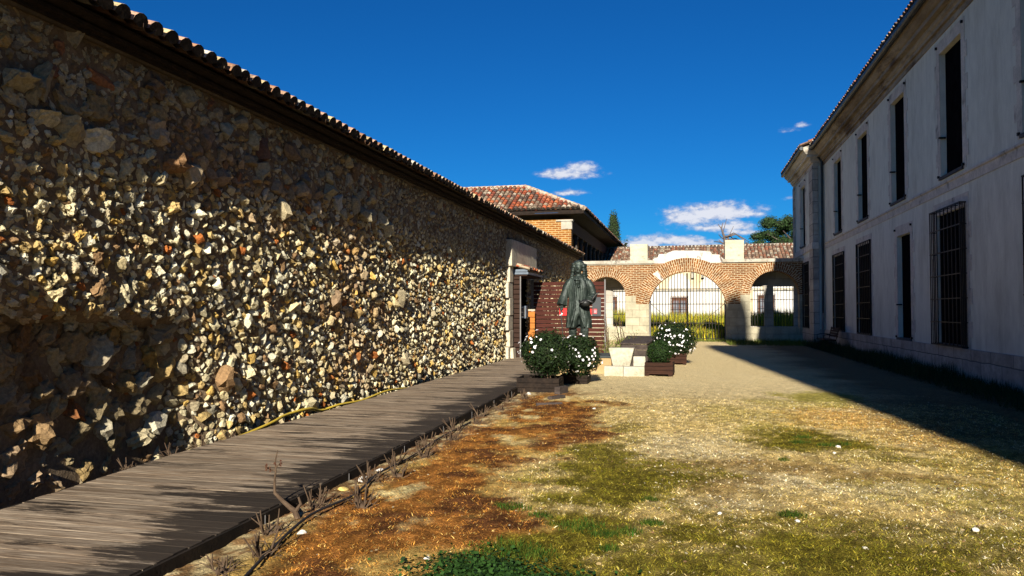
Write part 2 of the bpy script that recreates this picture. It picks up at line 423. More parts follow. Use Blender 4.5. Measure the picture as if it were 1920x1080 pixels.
# ------------------------------------------------------------------ tile roofs
def tiles(name, parent, o, eu, ev, W, Ls, sp, row, r, seed, pal, clip=None, arc=7, capped=True):
    rg = np.random.default_rng(seed); o = np.array(o, float); eu = np.array(eu, float); ev = np.array(ev, float)
    n = np.cross(eu, ev); n = n / np.linalg.norm(n)
    if n[2] < 0: n = -n
    nc = int(round(W / sp)); nr = int(math.ceil(Ls / row)); Vs = []; Qs = []; Ts = []; Cs = []; base = 0
    pal = np.array(pal)
    th = np.linspace(0, pi, arc)
    for i in range(nc + 1):
        for kind in (0, 1):
            uc = (i + (.5 if kind == 0 else 0)) * sp
            if uc > W + .01: continue
            uj = rg.normal() * sp * .03
            for j in range(nr):
                v0 = j * row + rg.normal() * .012; L = row * 1.18
                if clip is not None and not clip(uc, v0 + row * .5): continue
                if v0 + L > Ls + .15: L = max(.1, Ls + .1 - v0)
                ra, rb = (r, r * .86) if kind == 0 else (r * .9, r * .9)
                tilt = rg.normal() * .012
                pts = []
                for (rr, vv, lift) in ((ra, v0, .035), (rb, v0 + L, .0)):
                    for t in th:
                        if kind == 0: h = sin(t) * rr + lift + r * .45
                        else: h = -sin(t) * rr * .75 + lift + r * .62
                        pts.append(o + eu * (uc + uj + cos(t) * rr + tilt * (vv - v0)) + ev * vv + n * h)
                k0 = base
                Vs += pts; base += len(pts)
                for q in range(arc - 1): Qs.append((k0 + q, k0 + q + 1, k0 + arc + q + 1, k0 + arc + q))
                c = pal[rg.integers(len(pal))] * rg.uniform(.75, 1.2)
                if kind == 1 and j == 0 and capped: c = c * .25  # first channel row coloured darker, as shade at the eave
                Cs += [c] * len(pts)
                if kind == 0:
                    # thick lower lip / mortared end, coloured near-black as if unlit
                    mid = o + eu * (uc + uj) + ev * (v0 + .012) + n * (r * .4)
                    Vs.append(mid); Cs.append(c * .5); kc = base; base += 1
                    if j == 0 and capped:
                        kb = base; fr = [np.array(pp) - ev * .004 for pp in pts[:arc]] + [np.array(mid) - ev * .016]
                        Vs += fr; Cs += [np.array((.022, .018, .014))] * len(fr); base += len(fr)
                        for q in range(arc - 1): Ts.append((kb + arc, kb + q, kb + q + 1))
    V = np.array(Vs); 
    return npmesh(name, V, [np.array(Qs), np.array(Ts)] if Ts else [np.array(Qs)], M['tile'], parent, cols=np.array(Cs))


PAL_RED = [(.50, .12, .05), (.42, .10, .045), (.58, .18, .07), (.30, .08, .045), (.14, .09, .07), (.46, .16, .08), (.40, .30, .20), (.24, .15, .10), (.62, .50, .36)]
PAL_OLD = [(.34, .18, .11), (.26, .15, .10), (.42, .30, .20), (.20, .13, .09), (.52, .44, .32), (.36, .14, .08)]
PAL_LEFT = [(.42, .26, .16), (.55, .42, .22), (.62, .56, .44), (.34, .18, .10), (.5, .30, .2)]

# ------------------------------------------------------------------ ground
PATCH = [  # x, y, rx, ry, weight, kind   kinds: g moss green, w whitish gravel, o orange, b brown, y yellow-green
    (-.55, 7.2, .75, 1.3, 1.0, 'g'), (-1.0, 8.6, .45, 1.1, .9, 'g'), (.1, 5.6, 1.5, .8, 1.0, 'g'), (.9, 6.1, .8, .55, .7, 'g'), (-.9, 5.3, .6, 1.0, 1.0, 'g'), (-.6, 4.3, 1.6, .6, 1.0, 'g'), (.9, 4.8, .9, .7, .7, 'g'),
    (-.9, 10.4, .35, .9, .5, 'g'), (.4, 5.3, 1.9, 1.0, .9, 'g'), (1.5, 6.0, 1.0, .7, .6, 'g'), (2.4, 7.0, .9, 1.0, .45, 'y'), (3.0, 8.8, .8, 1.2, .4, 'y'), (2.6, 5.2, 1.0, .8, .45, 'y'), (.9, 12.5, 1.0, 1.2, .3, 'y'),
    (1.45, 9.9, .75, .9, 1.0, 'g'), (1.0, 10.9, .5, .7, .6, 'y'), (2.3, 15.2, .7, 1.2, .8, 'y'), (1.5, 14.0, .7, .9, .35, 'y'), (2.0, 9.0, .6, .5, .6, 'g'),
    (.35, 7.9, .8, 1.1, .9, 'w'), (-.05, 9.0, .8, 1.3, .7, 'w'), (.25, 6.7, .55, .4, .6, 'w'), (1.6, 7.6, 1.0, .5, .7, 'w'), (2.6, 6.4, 1.2, 1.2, .35, 'w'),
    (2.2, 12.4, 1.1, 1.2, .9, 'o'), (2.9, 10.6, .8, 1.3, .55, 'o'), (3.2, 8.5, .8, 1.0, .35, 'o'),
    (.9, 8.4, 1.0, .4, 1, 'b'), (1.9, 8.1, .8, .3, 1, 'b'), (.2, 7.2, .6, .6, 1, 'b'), (-.1, 8.2, .5, .4, .7, 'b'), (1.1, 10.6, .5, .4, .5, 'b'), (2.9, 7.3, .6, .3, .5, 'b'), (1.5, 5.2, .9, .5, .4, 'b'), (2.4, 5.6, .7, .6, .3, 'b'),
]
KC = {'g': (.145, .118, .010), 'w': (.60, .53, .36), 'o': (.52, .26, .055), 'b': (.15, .08, .03), 'y': (.40, .34, .06)}


def ground_fields(x, y):
    n1 = fbm2(x * .9, y * .9, 5, 1); n2 = fbm2(x * 3.2, y * 3.2, 5, 5); n3 = fbm2(x * 11, y * 9, 4, 9)
    f = {}
    edge = -1.38 + (n1 - .5) * 1.6 + (n2 - .5) * .9 - np.clip(y - 11, 0, 9) * .10
    f['strip'] = (1 - sstep(edge - .22, edge + .22, x)) * (1 - sstep(13.5, 16.5, y + (n1 - .5) * 3))
    for k in KC:
        a = np.zeros_like(x)
        for (px, py, rx, ry, wt, kk) in PATCH:
            if kk != k: continue
            d = np.sqrt(((x - px) / rx) ** 2 + ((y - py) / ry) ** 2)
            a = np.maximum(a, wt * (1 - sstep(.35, 1.35, d + (n1 - .5) * 1.3 + (n2 - .5) * 1.5 + (n3 - .5) * .5)))
        f[k] = a
    f['n1'], f['n2'], f['n3'] = n1, n2, n3
    return f


def lerp(c, col, t): return c * (1 - t[:, None]) + np.array(col)[None] * t[:, None]


def ground_color(x, y):
    f = ground_fields(x, y); n = len(x)
    c = np.tile(np.array((.56, .415, .185)), (n, 1))
    c = lerp(c, (.62, .49, .26), sstep(.45, .7, f['n2']))
    c = lerp(c, (.33, .215, .07), sstep(.55, .7, f['n1']) * .6 * (1 - sstep(13, 22, y)))
    c = lerp(c, (.68, .54, .29), sstep(10, 17, y) * .8)
    for k in ('w', 'o', 'b', 'y', 'g'):
        c = lerp(c, KC[k], f[k] * .92)
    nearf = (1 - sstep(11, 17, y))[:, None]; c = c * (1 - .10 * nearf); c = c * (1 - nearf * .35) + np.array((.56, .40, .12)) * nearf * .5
    for k in ('y', 'g'): c = lerp(c, tuple(v * .75 for v in KC[k]), f[k] * .9)
    # orange dry grass strip next to the boardwalk
    so_ = np.tile(np.array((.33, .135, .030)), (n, 1))
    so_ = lerp(so_, (.13, .052, .018), sstep(.42, .60, f['n2']))
    so_ = lerp(so_, (.48, .31, .09), sstep(.55, .68, fbm2(x * 1.3 + 30, y * 1.3, 5, 21)))
    so_ = lerp(so_, (.70, .56, .26), sstep(.58, .70, fbm2(x * 2.0 + 5, y * 1.1 + 8, 5, 31)) * (1 - sstep(-2.3, -1.7, x)))
    c = c * (1 - f['strip'][:, None]) + so_ * f['strip'][:, None]
    # mulch against the boardwalk edge
    mu = (1 - sstep(-2.95, -2.72, x + (f['n2'] - .5) * .35)) * (1 - sstep(15, 16, y))
    mc = np.tile(np.array((.22, .12, .06)), (n, 1)); mc = lerp(mc, (.62, .50, .27), sstep(.5, .62, f['n3'])); c = c * (1 - mu[:, None] * .8) + mc * mu[:, None] * .8
    # weedy strip along the right building, darkened further for its shade, soil ditch along the left wall
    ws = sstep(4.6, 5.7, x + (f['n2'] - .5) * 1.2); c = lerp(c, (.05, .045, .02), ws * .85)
    wl = 1 - sstep(-5.6, -5.0, x); c = lerp(c, (.06, .045, .03), wl * .9)
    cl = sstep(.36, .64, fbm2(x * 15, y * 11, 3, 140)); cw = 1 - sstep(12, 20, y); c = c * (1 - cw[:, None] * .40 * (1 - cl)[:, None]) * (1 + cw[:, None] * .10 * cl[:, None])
    # the building's shade, deepened in the ground colour
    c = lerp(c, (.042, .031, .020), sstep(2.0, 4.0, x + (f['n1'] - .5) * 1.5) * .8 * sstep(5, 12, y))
    # garden beyond the gate
    c = lerp(c, (.16, .18, .03), sstep(41.7, 42.3, y) * .9)
    return c, f


def build_ground():
    def seg(a, b, st): return np.arange(a, b, st)
    xs = np.concatenate([[-1500, -400, -120, -60, -30, -16, -9], seg(-6.4, -3.4, .2), seg(-3.4, 4.2, .032), seg(4.2, 6.4, .06), [7, 9, 13, 20, 35, 70, 140, 400, 1500]])
    ys = np.concatenate([[-400, -100, -30, -10, -3, 0, 1.5, 2.6], seg(3.4, 11, .035), seg(11, 20, .09), seg(20, 42, .3), seg(42, 68, 1.5), [75, 90, 120, 200, 400, 900, 2500]])
    X, Y = np.meshgrid(xs, ys); x = X.ravel(); y = Y.ravel()
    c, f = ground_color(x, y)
    z = (f['n3'] - .5) * .012 + (fbm2(x * 28, y * 28, 2, 40) - .5) * .022 + (f['n2'] - .5) * .035
    z = z + f['strip'] * .02 * fbm2(x * 9, y * 9, 3, 50)
    near = (x > -6.5) & (x < 6.6) & (y > 3) & (y < 40)
    z = np.where(near, z, 0) + np.where((x < -3.2) & near, -.05, 0) - .32 * (1 - sstep(-5.15, -4.9, x)) * near
    nx, ny = len(xs), len(ys); i = np.arange(nx * ny).reshape(ny, nx)
    F = np.stack([i[:-1, :-1].ravel(), i[:-1, 1:].ravel(), i[1:, 1:].ravel(), i[1:, :-1].ravel()], 1)
    mat = P('ground_soil', (1, 1, 1), attr=True, rough=.97, bump=1.0, bscale=60, fine=.85, fscale=55, spec=.05)
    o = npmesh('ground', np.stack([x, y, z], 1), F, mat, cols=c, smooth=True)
    tag(o, kind='structure')


build_ground()


def gz(x, y):
    x = np.atleast_1d(np.asarray(x, float)); y = np.atleast_1d(np.asarray(y, float))
    z = (fbm2(x * 11, y * 9, 4, 9) - .5) * .012 + (fbm2(x * 3.2, y * 3.2, 5, 5) - .5) * .035
    return z


def blades(name, x, y, cols, ln, wd, lean, z0=None, seed=0, label=None, cat='grass', kind='stuff', curl=.5):
    rg = np.random.default_rng(seed); n = len(x)
    z = gz(x, y) if z0 is None else z0
    a = rg.uniform(0, 2 * pi, n); b = rg.uniform(0, 2 * pi, n)
    L = ln; d = np.stack([np.cos(a) * np.sin(lean), np.sin(a) * np.sin(lean), np.cos(lean)], 1)
    side = np.stack([np.cos(b), np.sin(b), rg.normal(size=n) * .2], 1) * wd[:, None]
    p0 = np.stack([x, y, z - .004], 1); p1 = p0 + d * L[:, None] * .55; d2 = d.copy(); d2[:, 2] -= curl * np.sin(lean); p2 = p1 + d2 * L[:, None] * .45
    V = np.stack([p0 - side / 2, p0 + side / 2, p1 - side * .35, p1 + side * .35, p2], 1).reshape(-1, 3)
    k = np.arange(n)[:, None] * 5
    Q = np.concatenate([k + 0, k + 1, k + 3, k + 2], 1); T = np.concatenate([k + 2, k + 3, k + 4], 1)
    C = np.repeat(cols, 5, axis=0)
    o = npmesh(name, V, [Q, T], M['grass'], cols=C)
    return tag(o, label, cat, kind=kind)


def build_grass():
    rg = np.random.default_rng(3)
    # dense near scatter, density falling with distance
    n = 560000
    y = 3.9 + 10.5 * rg.random(n) ** 1.7; x = rg.uniform(-3.0, 4.6, n)
    ok = (x < (-.02 + .44 * y) + .6) & (x > -.62 * y + .1)
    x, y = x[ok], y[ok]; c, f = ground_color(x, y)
    veg = np.clip(f['strip'] * .95 + f['g'] * 1.0 + f['y'] * .5 + f['o'] * .3 + .50, 0, 1)
    keep = rg.random(len(x)) < veg; x, y, c = x[keep], y[keep], c[keep]; f = {k: v[keep] for k, v in f.items()}
    n = len(x)
    straw = np.array([(.86, .68, .30), (.70, .50, .15), (.32, .28, .03), (.30, .17, .05), (.92, .82, .55)])
    orange = np.array([(.52, .21, .035), (.68, .34, .06), (.24, .085, .02), (.78, .54, .16), (.14, .06, .02)])
    moss = np.array([(.20, .165, .012), (.28, .22, .02), (.12, .13, .010), (.36, .30, .06), (.10, .075, .012)])
    cs = straw[rg.choice(5, n, p=[.30, .26, .16, .14, .14])]; co_ = orange[rg.choice(5, n, p=[.32, .24, .18, .13, .13])]; cm = moss[rg.choice(5, n, p=[.32, .2, .25, .1, .13])]
    white = np.array([(.92, .86, .66), (.80, .70, .44), (.34, .24, .12), (.14, .08, .04)]); brown = np.array([(.20, .11, .045), (.11, .06, .03), (.30, .19, .07), (.75, .62, .36)])
    cs = np.where((rg.random(n) < f['w'])[:, None], white[rg.choice(4, n, p=[.36, .24, .18, .22])], cs)
    cs = np.where((rg.random(n) < np.clip(f['b'] * 1.2 + .10, 0, 1))[:, None], brown[rg.choice(4, n, p=[.36, .28, .22, .14])], cs)
    c = np.where((rg.random(n) < np.maximum(f['strip'], f['o'] * .6))[:, None], co_, np.where((rg.random(n) < np.maximum(f['g'], f['y'] * .6) * 1.1)[:, None], cm, cs)) * .82 * (.58 + .56 * sstep(.36, .64, fbm2(x * 15, y * 11, 3, 140)))[:, None] + c * .25
    c = c * rg.uniform(.55, 1.35, n)[:, None]
    ln = rg.uniform(.012, .045, n) * (1 + .3 * f['strip']); lean = rg.uniform(.7, 1.52, n)
    blades('dry_grass', x, y, c, ln, rg.uniform(.003, .008, n), lean, seed=4, label='short dry orange and mossy green grass covering the yard')
    # mossy green tufts
    tuft = [(-1.43, 6.11, .13), (-1.22, 5.05, .22), (-1.35, 4.72, .25), (-1.05, 5.0, .14), (-.82, 5.72, .16), (-.62, 5.55, .10), (-.45, 5.62, .08), (-.3, 5.9, .07), (.02, 4.55, .07), (.32, 4.55, .07), (-.66, 4.55, .06), (.2, 4.35, .08),
            (1.25, 9.9, .10), (1.55, 9.75, .09), (1.35, 10.3, .08), (1.75, 9.9, .08), (-.35, 6.6, .05), (.75, 6.4, .08), (-1.15, 5.9, .08), (.95, 8.7, .05), (-.55, 5.2, .06)]
    X, Y, R = [], [], []
    for (a, b, r) in tuft:
        m = int(3600 * r * (1 if b < 8 else .6)); t = rg.random(m) * 2 * pi; q = np.sqrt(rg.random(m)) * r * rg.uniform(.5, 1.25, m); X.append(a + np.cos(t) * q * 1.3); Y.append(b + np.sin(t) * q); R.append(np.full(m, r))
    x, y = np.concatenate(X), np.concatenate(Y); n = len(x)
    c = np.array((.028, .062, .007)) * rg.uniform(.4, 1.8, n)[:, None]; c[:, 0] *= rg.uniform(.6, 2.2, n)
    blades('green_tufts', x, y, c, rg.uniform(.02, .065, n), rg.uniform(.004, .008, n), rg.uniform(.1, .9, n), seed=8, label='bright green grass tufts standing out of the moss')
    # weeds along the foot of the right building
    n = 15000; y = rg.uniform(13, 38, n); x = 6.02 - rg.random(n) ** 2 * 1.0; c = np.array((.035, .045, .015)) * rg.uniform(.5, 1.6, n)[:, None]
    blades('wall_weeds', x, y, c, rg.uniform(.08, .42, n) * (.5 + .9 * vnoise(y * .9, y * 0 + 3, 3)), rg.uniform(.006, .014, n), rg.uniform(0, .6, n), z0=np.zeros(n), seed=9, label='dark weeds along the foot of the right building')
    # rough grass before the arcade
    n = 9000; y = rg.uniform(37, 41.9, n); x = rg.uniform(-3.6, 5.6, n); ok = (np.abs(x + .2) > 1.9) | (y > 41.0); x, y = x[ok], y[ok]; n = len(x)
    c = np.array((.10, .12, .02)) * rg.uniform(.4, 1.7, n)[:, None]
    blades('arcade_grass', x, y, c, rg.uniform(.06, .28, n), rg.uniform(.01, .02, n), rg.uniform(0, .7, n), z0=np.zeros(n), seed=12, label='rough green grass at the foot of the brick arches')
    # tall yellow-green growth in the courtyard
    n = 60000; y = 43.5 + 20 * rg.random(n) ** 1.0; x = rg.uniform(-10, 12, n)
    h = .45 + 1.15 * sstep(43, 55, y) * fbm2(x * .35, y * .35, 3, 77) * 1.5; z0 = np.zeros(n)
    c = np.array((.23, .24, .022)) * rg.uniform(.45, 1.5, n)[:, None]; yl = rg.random(n) < .28; c[yl] = np.array((.62, .46, .03)) * rg.uniform(.7, 1.2, yl.sum())[:, None]; gr = rg.random(n) < .2; c[gr] = np.array((.09, .13, .02))
    blades('courtyard_meadow', x, y, c, rg.uniform(.5, 1.25, n) * h, rg.uniform(.03, .08, n), rg.uniform(0, .35, n), z0=z0, seed=14, label='tall yellow flowering grass filling the far courtyard', curl=.2)
    # stone chips / gravel
    n = 26000; y = 3.9 + 12 * rg.random(n) ** 1.6; x = rg.uniform(-3.1, 4.6, n); ok = (x < .44 * y + .6) & (x > -.62 * y + .1); x, y = x[ok], y[ok]
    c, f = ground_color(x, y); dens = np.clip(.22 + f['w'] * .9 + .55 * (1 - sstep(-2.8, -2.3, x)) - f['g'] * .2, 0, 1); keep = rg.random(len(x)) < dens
    x, y = x[keep], y[keep]; n = len(x)
    Vp, Fp = rock_protos(1, 10, 5, cuts=4); sz = .004 + .011 * rg.random(n) ** 3
    big = (rg.random(n) < .003); sz[big] = rg.uniform(.010, .018, big.sum())
    pal = np.array([(.52, .45, .30), (.45, .34, .18), (.60, .55, .44), (.26, .15, .07), (.13, .08, .045), (.5, .36, .15)])
    cc = pal[rg.choice(6, n, p=[.2, .2, .08, .22, .16, .14])] * rg.uniform(.6, 1.05, n)[:, None]
    V, F = scatter_protos(Vp, Fp, np.stack([x, y, gz(x, y) + sz * .3], 1), np.stack([sz * rg.uniform(.8, 1.6, n), sz, sz * rg.uniform(.4, .8, n)], 1), rotmats(rg.normal(size=n) * .3, rg.normal(size=n) * .3, rg.uniform(0, 6.28, n)), rg.integers(0, 10, n))
    o = npmesh('gravel', V, F, M['rockbits'], cols=np.repeat(cc, len(Vp[0]), axis=0)); tag(o, 'small stone chips and gravel strewn over the yard', 'gravel', kind='stuff')


build_grass()

# ------------------------------------------------------------------ boardwalk
def bw_left(y): return np.interp(y, [2, 4.8, 7, 11, 24, 28], [-5.0, -5.08, -5.30, -5.36, -5.62, -5.66])
def bw_right(y): return np.interp(y, [2, 4.7, 9, 15.3, 28], [-3.10, -3.12, -3.20, -3.38, -3.45])


def plank_mat():
    m = bpy.data.materials.new('weathered_decking'); m.use_nodes = True
    N = m.node_tree.nodes; L = m.node_tree.links; b = N['Principled BSDF']; b.inputs['Roughness'].default_value = .82; b.inputs['Specular IOR Level'].default_value = .25
    at = N.new('ShaderNodeAttribute'); at.attribute_name = 'Col'
    tc = N.new('ShaderNodeTexCoord')
    sep = N.new('ShaderNodeSeparateXYZ'); L.new(tc.outputs['Object'], sep.inputs[0])

    def noise(scv, sc, det, ro=.6, off=True):
        mp = N.new('ShaderNodeMapping'); mp.inputs['Scale'].default_value = scv; L.new(tc.outputs['Object'], mp.inputs[0])
        vec = mp.outputs[0]
        if off:
            ad = N.new('ShaderNodeVectorMath'); ad.operation = 'ADD'; L.new(vec, ad.inputs[0])
            cb = N.new('ShaderNodeVectorMath'); cb.operation = 'SCALE'; cb.inputs['Scale'].default_value = 1.0; 
            s2 = N.new('ShaderNodeSeparateColor'); L.new(at.outputs['Color'], s2.inputs[0]); c3 = N.new('ShaderNodeCombineXYZ'); L.new(s2.outputs[2], c3.inputs[0]); L.new(s2.outputs[2], c3.inputs[2]); L.new(c3.outputs[0], cb.inputs[0]); L.new(cb.outputs[0], ad.inputs[1]); vec = ad.outputs[0]
        n = N.new('ShaderNodeTexNoise'); n.inputs['Scale'].default_value = sc; n.inputs['Detail'].default_value = det; n.inputs['Roughness'].default_value = ro; L.new(vec, n.inputs['Vector']); return n.outputs['Fac']

    def mr(f, a, c, lo=0, hi=1):
        r = N.new('ShaderNodeMapRange'); r.inputs[1].default_value = a; r.inputs[2].default_value = c; r.inputs[3].default_value = lo; r.inputs[4].default_value = hi; L.new(f, r.inputs[0]); return r.outputs[0]

    def mth(op, a, c):
        n = N.new('ShaderNodeMath'); n.operation = op
        for i, v in enumerate((a, c)):
            if isinstance(v, (int, float)): n.inputs[i].default_value = v
            else: L.new(v, n.inputs[i])
        return n.outputs[0]

    def mix(f, a, c, mode='MIX'):
        x = N.new('ShaderNodeMix'); x.data_type = 'RGBA'; x.blend_type = mode
        for i, v in ((0, f), (6, a), (7, c)):
            if isinstance(v, tuple): x.inputs[i].default_value = (*v, 1)
            elif isinstance(v, (int, float)): x.inputs[i].default_value = v
            else: L.new(v, x.inputs[i])
        return x.outputs[2]
    grain = noise((1.5, 26, 26), 2.2, 7, .7)
    big = noise((.55, 1.5, 1), 1.6, 6, .65, False)
    loc = noise((.7, 7, 1), 1.7, 8, .75)
    s3 = N.new('ShaderNodeSeparateColor'); L.new(at.outputs['Color'], s3.inputs[0])
    edge = s3.outputs[1]         # 1 along the right, damp edge
    tone = s3.outputs[0]
    col = mix(mr(grain, .36, .64), (.125, .090, .060), (.45, .36, .26))
    col = mix(mth('MULTIPLY', mr(loc, .40, .62), .7), col, (.16, .10, .055))
    wet = mth('ADD', mth('ADD', mth('MULTIPLY', mth('SUBTRACT', loc, .5), 4.2), mth('MULTIPLY', mth('SUBTRACT', big, .5), 3.6)), mth('SUBTRACT', mth('MULTIPLY', edge, 1.15), .40))
    wet = mth('ADD', wet, mth('MULTIPLY', mth('SUBTRACT', s3.outputs[2], .5), .42))
    col = mix(mth('MULTIPLY', mr(wet, -.14, .22), .95), col, (.024, .017, .012))
    tv = N.new('ShaderNodeCombineColor')
    for i in range(3): L.new(tone, tv.inputs[i])
    col = mix(1.0, col, tv.outputs[0], 'MULTIPLY')
    L.new(col, b.inputs['Base Color'])
    bp = N.new('ShaderNodeBump'); bp.inputs['Strength'].default_value = .6; bp.inputs['Distance'].default_value = .01; L.new(grain, bp.inputs['Height']); L.new(bp.outputs[0], b.inputs['Normal'])
    return m


def build_boardwalk():
    rg = np.random.default_rng(21)
    V, F, C = [], [], []; y = 2.2; pw = .142
    k = 0
    while y < 27.2:
        x0 = float(bw_left(y)) + rg.normal() * .008; x1 = float(bw_right(y)) + rg.normal() * .008; z1 = .100 + rg.normal() * .0007; z0 = z1 - .028; y1 = y + pw - .008
        nx = 13; i = len(V); tone = rg.uniform(.74, 1.18); off = rg.uniform(0, 1)
        for zz in (z0, z1):
            for yy in (y, y1):
                for q in range(nx):
                    t = q / (nx - 1); x = x0 + (x1 - x0) * t; V.append((x, yy, zz)); C.append((tone, sstep(.55, 1.0, np.array(t)).item(), off))
        A = lambda a, b, q: i + (a * 2 + b) * nx + q
        for q in range(nx - 1):
            F.append((A(1, 0, q), A(1, 0, q + 1), A(1, 1, q + 1), A(1, 1, q)))
            F.append((A(0, 0, q), A(0, 0, q + 1), A(1, 0, q + 1), A(1, 0, q)))
            F.append((A(1, 1, q), A(1, 1, q + 1), A(0, 1, q + 1), A(0, 1, q)))
        F.append((A(0, 1, 0), A(0, 0, 0), A(1, 0, 0), A(1, 1, 0))); F.append((A(0, 0, nx - 1), A(0, 1, nx - 1), A(1, 1, nx - 1), A(1, 0, nx - 1)))
        y += pw; k += 1
    root = empty('boardwalk', (0, 0, 0)); tag(root, kind='structure')
    root.name = 'path'
    npmesh('decking', np.array(V), np.array(F), plank_mat(), root, cols=np.array(C))
    b = MB(); ys = [2.2, 3.7, 5.2, 6.7, 8.2, 9.7, 11.2, 12.7, 14.2, 15.7, 18, 21, 24, 27]
    for a, c in zip(ys[:-1], ys[1:]):
        for s, fn in ((1, bw_right), (-1, bw_left)):
            xa = float(fn(a)) + s * .016; xc = float(fn(c)) + s * .016
            b.bar((xa, a + .006, .025), (xc, c - .006, .025), .022, .135)
    b.build('fascia', M['fascia'], root)
    b = MB()
    for a in ys: b.box(float(bw_right(a)) + .028, float(bw_right(a)) + .032, a - .004, a + .004, -.02, .08)
    b.build('bracket', M['greypost'], root)


build_boardwalk()

# ------------------------------------------------------------------ rubble wall on the left
WX = -5.70; WY0, WY1 = 1.5, 39.2; WTOP = 4.24
DY0, DY1, DZ = 24.05, 26.65, 2.72       # doorway


def wall_off(y, z):
    """offset of the wall surface towards the yard (+x)"""
    o = (fbm2(y * .45, z * .6, 3, 61) - .5) * .09 + (fbm2(y * 1.6, z * 1.6, 3, 62) - .5) * .05
    rec = (1 - sstep(7.3, 8.4, y + (z - 1) * .5)) * (1 - sstep(1.38, 1.62, z + (fbm2(y * .8, z, 3, 63) - .5) * .35))
    o = o - rec * (.26 + .06 * (1 - sstep(0, 1.2, z)))
    o = o - .03 * sstep(3.0, 4.0, z) * (1 - sstep(8, 14, y))
    return o


